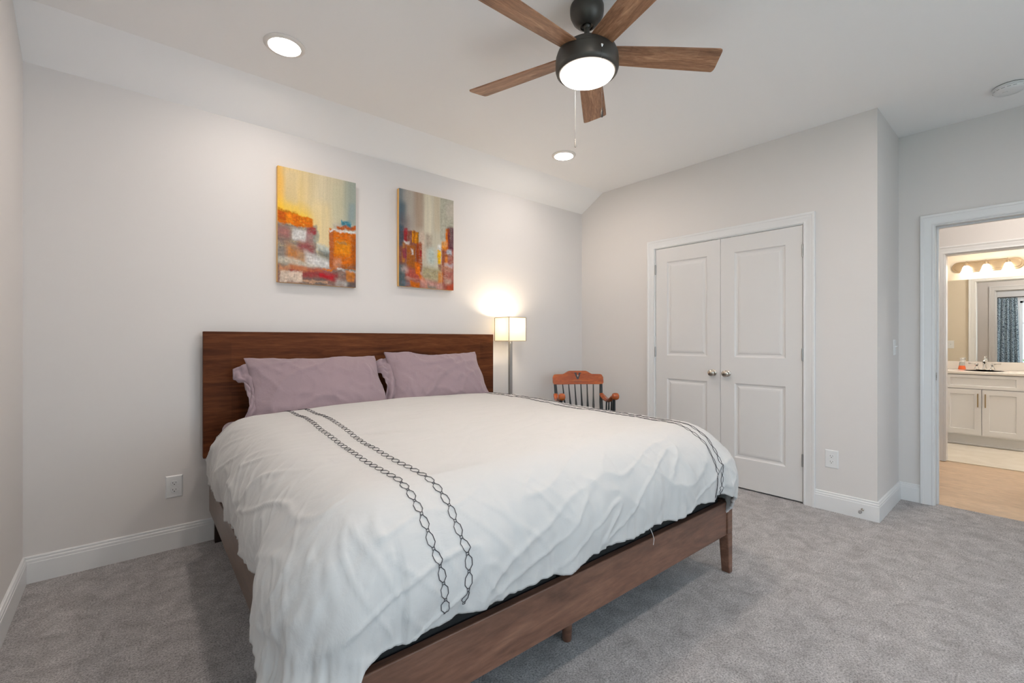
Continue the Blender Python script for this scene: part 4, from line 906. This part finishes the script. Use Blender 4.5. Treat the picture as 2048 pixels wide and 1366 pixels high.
stad(0.235, 0.066, 0, 0.016, m_gold, 'back_plate'); stad(0.235, 0.045, 0.0165, 0.026, m_gold, 'raised_plate')
for y in (0.166, 0.0, -0.176):
    mb = MB(); mb.tube([(-0.02, y, 0.012), (-0.075, y, 0.040), (-0.095, y, 0.030)], 0.006, 10); mb.lathe([(0.003, 0.062), (0.004, 0.036), (0.018, 0.032), (0.018, -0.002), (0.022, -0.006)], (-0.098, y, 0), 16)
    a = mb.build('lamp_holder', m_gold, vl)
    mb = MB(); mb.lathe([(0.020, 0.004), (0.030, -0.010), (0.037, -0.040), (0.050, -0.075), (0.056, -0.082), (0.053, -0.082), (0.034, -0.045), (0.026, -0.012), (0.018, 0.000)], (-0.098, y, 0), 24, closed=True); mb.lathe([(0.001, -0.020), (0.020, -0.030), (0.024, -0.050), (0.001, -0.072)], (-0.098, y, 0), 16)
    mb.build('lamp_shade', m_bell, a, smooth=80)
bl = thing('bathroom_fill_light', 'added fill light in the bathroom, a round flush fixture out of view above', 'ceiling light', (6.95, -0.35, ZC))  # invented fixture, added to brighten the bathroom
MB().lathe([(0.11, -0.0005), (0.11, -0.02), (0.10, -0.025)], n=32).build('base', m_ltrim, bl)
MB().lathe([(0.105, -0.0255), (0.10, -0.05), (0.06, -0.07), (0.001, -0.075)], n=32).build('glass_bowl', emit('bathroom_fill_glass', (1, 0.94, 0.87), HALL_L*2.0), bl, smooth=80)
# unseen ceiling fixture, added to light the corridor
hl = thing('hall_fill_light', 'added fill light out of view, a round flush fixture in the hallway outside the bathroom', 'ceiling light', (5.35, 0.0, ZC))
MB().lathe([(0.11, -0.0005), (0.11, -0.02), (0.10, -0.025)], n=32).build('base', m_ltrim, hl)
MB().lathe([(0.105, -0.0255), (0.10, -0.05), (0.06, -0.07), (0.001, -0.075)], n=32).build('glass_bowl', emit('hall_fill_glass', (1, 0.92, 0.84), HALL_L), hl, smooth=80)

# ------------------------------------------------------------------ beside the camera: curtain, seen in the mirror
m_cur = M('blue_patterned_curtain', (0.2, 0.3, 0.35), 0.9); vv = mapping(m_cur, (1, 1, 1))
vo = N(m_cur, 'ShaderNodeTexVoronoi'); vo.feature = 'DISTANCE_TO_EDGE'; vo.inputs['Scale'].default_value = 42; L(m_cur, vv, vo.inputs['Vector'])
L(m_cur, ramp(m_cur, vo.outputs[0], [(0.08, (0.05, 0.08, 0.11)), (0.2, (0.55, 0.66, 0.70))]), bsdf(m_cur).inputs['Base Color'])
cu = thing('curtain', 'blue-grey patterned curtain hanging beside the window, seen in the mirror', 'curtain', (XL+0.07, 0.54, 0))
vs = []; nu, nv = 90, 30
for i in range(nu+1):
    for j in range(nv+1):
        f = j/nv; z = 2.20-f*2.17; wdt = 0.20+0.02*f
        y = (-1+2*i/nu)*wdt*(0.85+0.15*f); x = 0.036*sin(i/nu*2*pi*5)*(0.6+0.5*f)+0.008*sin(i*0.9+f*3)
        vs.append((x, y, z))
o = MB().add(vs, [(i*(nv+1)+j, (i+1)*(nv+1)+j, (i+1)*(nv+1)+j+1, i*(nv+1)+j+1) for i in range(nu) for j in range(nv)]).build('panel', m_cur, cu, smooth=80); so = o.modifiers.new('t', 'SOLIDIFY'); so.thickness = 0.003
MB().tube([(XL+0.07, -1.35, 2.215), (XL+0.07, 0.80, 2.215)], 0.011, 12).build('curtain_rod', m_bronze)
tag(bpy.data.objects['curtain_rod'], 'dark curtain rod above the window next to the camera', 'curtain rod')
# neighbour's white lap siding outside that window and a shrub
m_side = M('white_siding', (0.70, 0.74, 0.76), 0.6)
mb = MB(); x0 = -4.4
for k in range(34):
    z = -0.6+k*0.15; mb.add([(x0, -7, z+0.15), (x0+0.022, -7, z), (x0, -7, z), (x0, 7, z+0.15), (x0+0.022, 7, z), (x0, 7, z)], [(0, 1, 4, 3), (1, 2, 5, 4), (0, 2, 1), (3, 4, 5), (0, 3, 5, 2)])
sg = mb.build('house_siding', m_side, smooth=0); tag(sg, "neighbour's white lap-sided house wall outside the window", 'house wall')
random.seed(4)
mb = MB()
for k in range(900):
    a = random.uniform(0, 2*pi); rr = random.uniform(0, 1)**0.5; zz = random.uniform(-1, 1)
    c = Vector((-1.6+0.35*rr*cos(a)*math.sqrt(1-zz*zz*.8), -0.10+0.42*rr*sin(a), 0.30+0.42*zz))
    d1_ = Vector((random.gauss(0, 1), random.gauss(0, 1), random.gauss(0, 1))).normalized()*0.045; d2_ = d1_.cross(Vector((random.gauss(0, 1), random.gauss(0, 1), 1))).normalized()*0.018
    mb.add([c-d1_, c+d2_, c+d1_, c-d2_], [(0, 1, 2, 3)])
sh = thing('shrub', 'bright green shrub outside the window, glimpsed in the mirror', 'shrub')
mb.build('foliage', M('leaf_green', (0.20, 0.42, 0.04), 0.5), sh, smooth=0)
MB().tube([(-1.6, -0.1, -0.6), (-1.6, -0.1, 0.3)], 0.03, 8).build('stem', M('bark', (0.1, 0.07, 0.05), 0.8), sh)
struct(MB().box((-12, -14, -0.7), (XL-T, 14, -0.6)).build('ground', M('lawn', (0.10, 0.16, 0.06), 0.9), smooth=0))
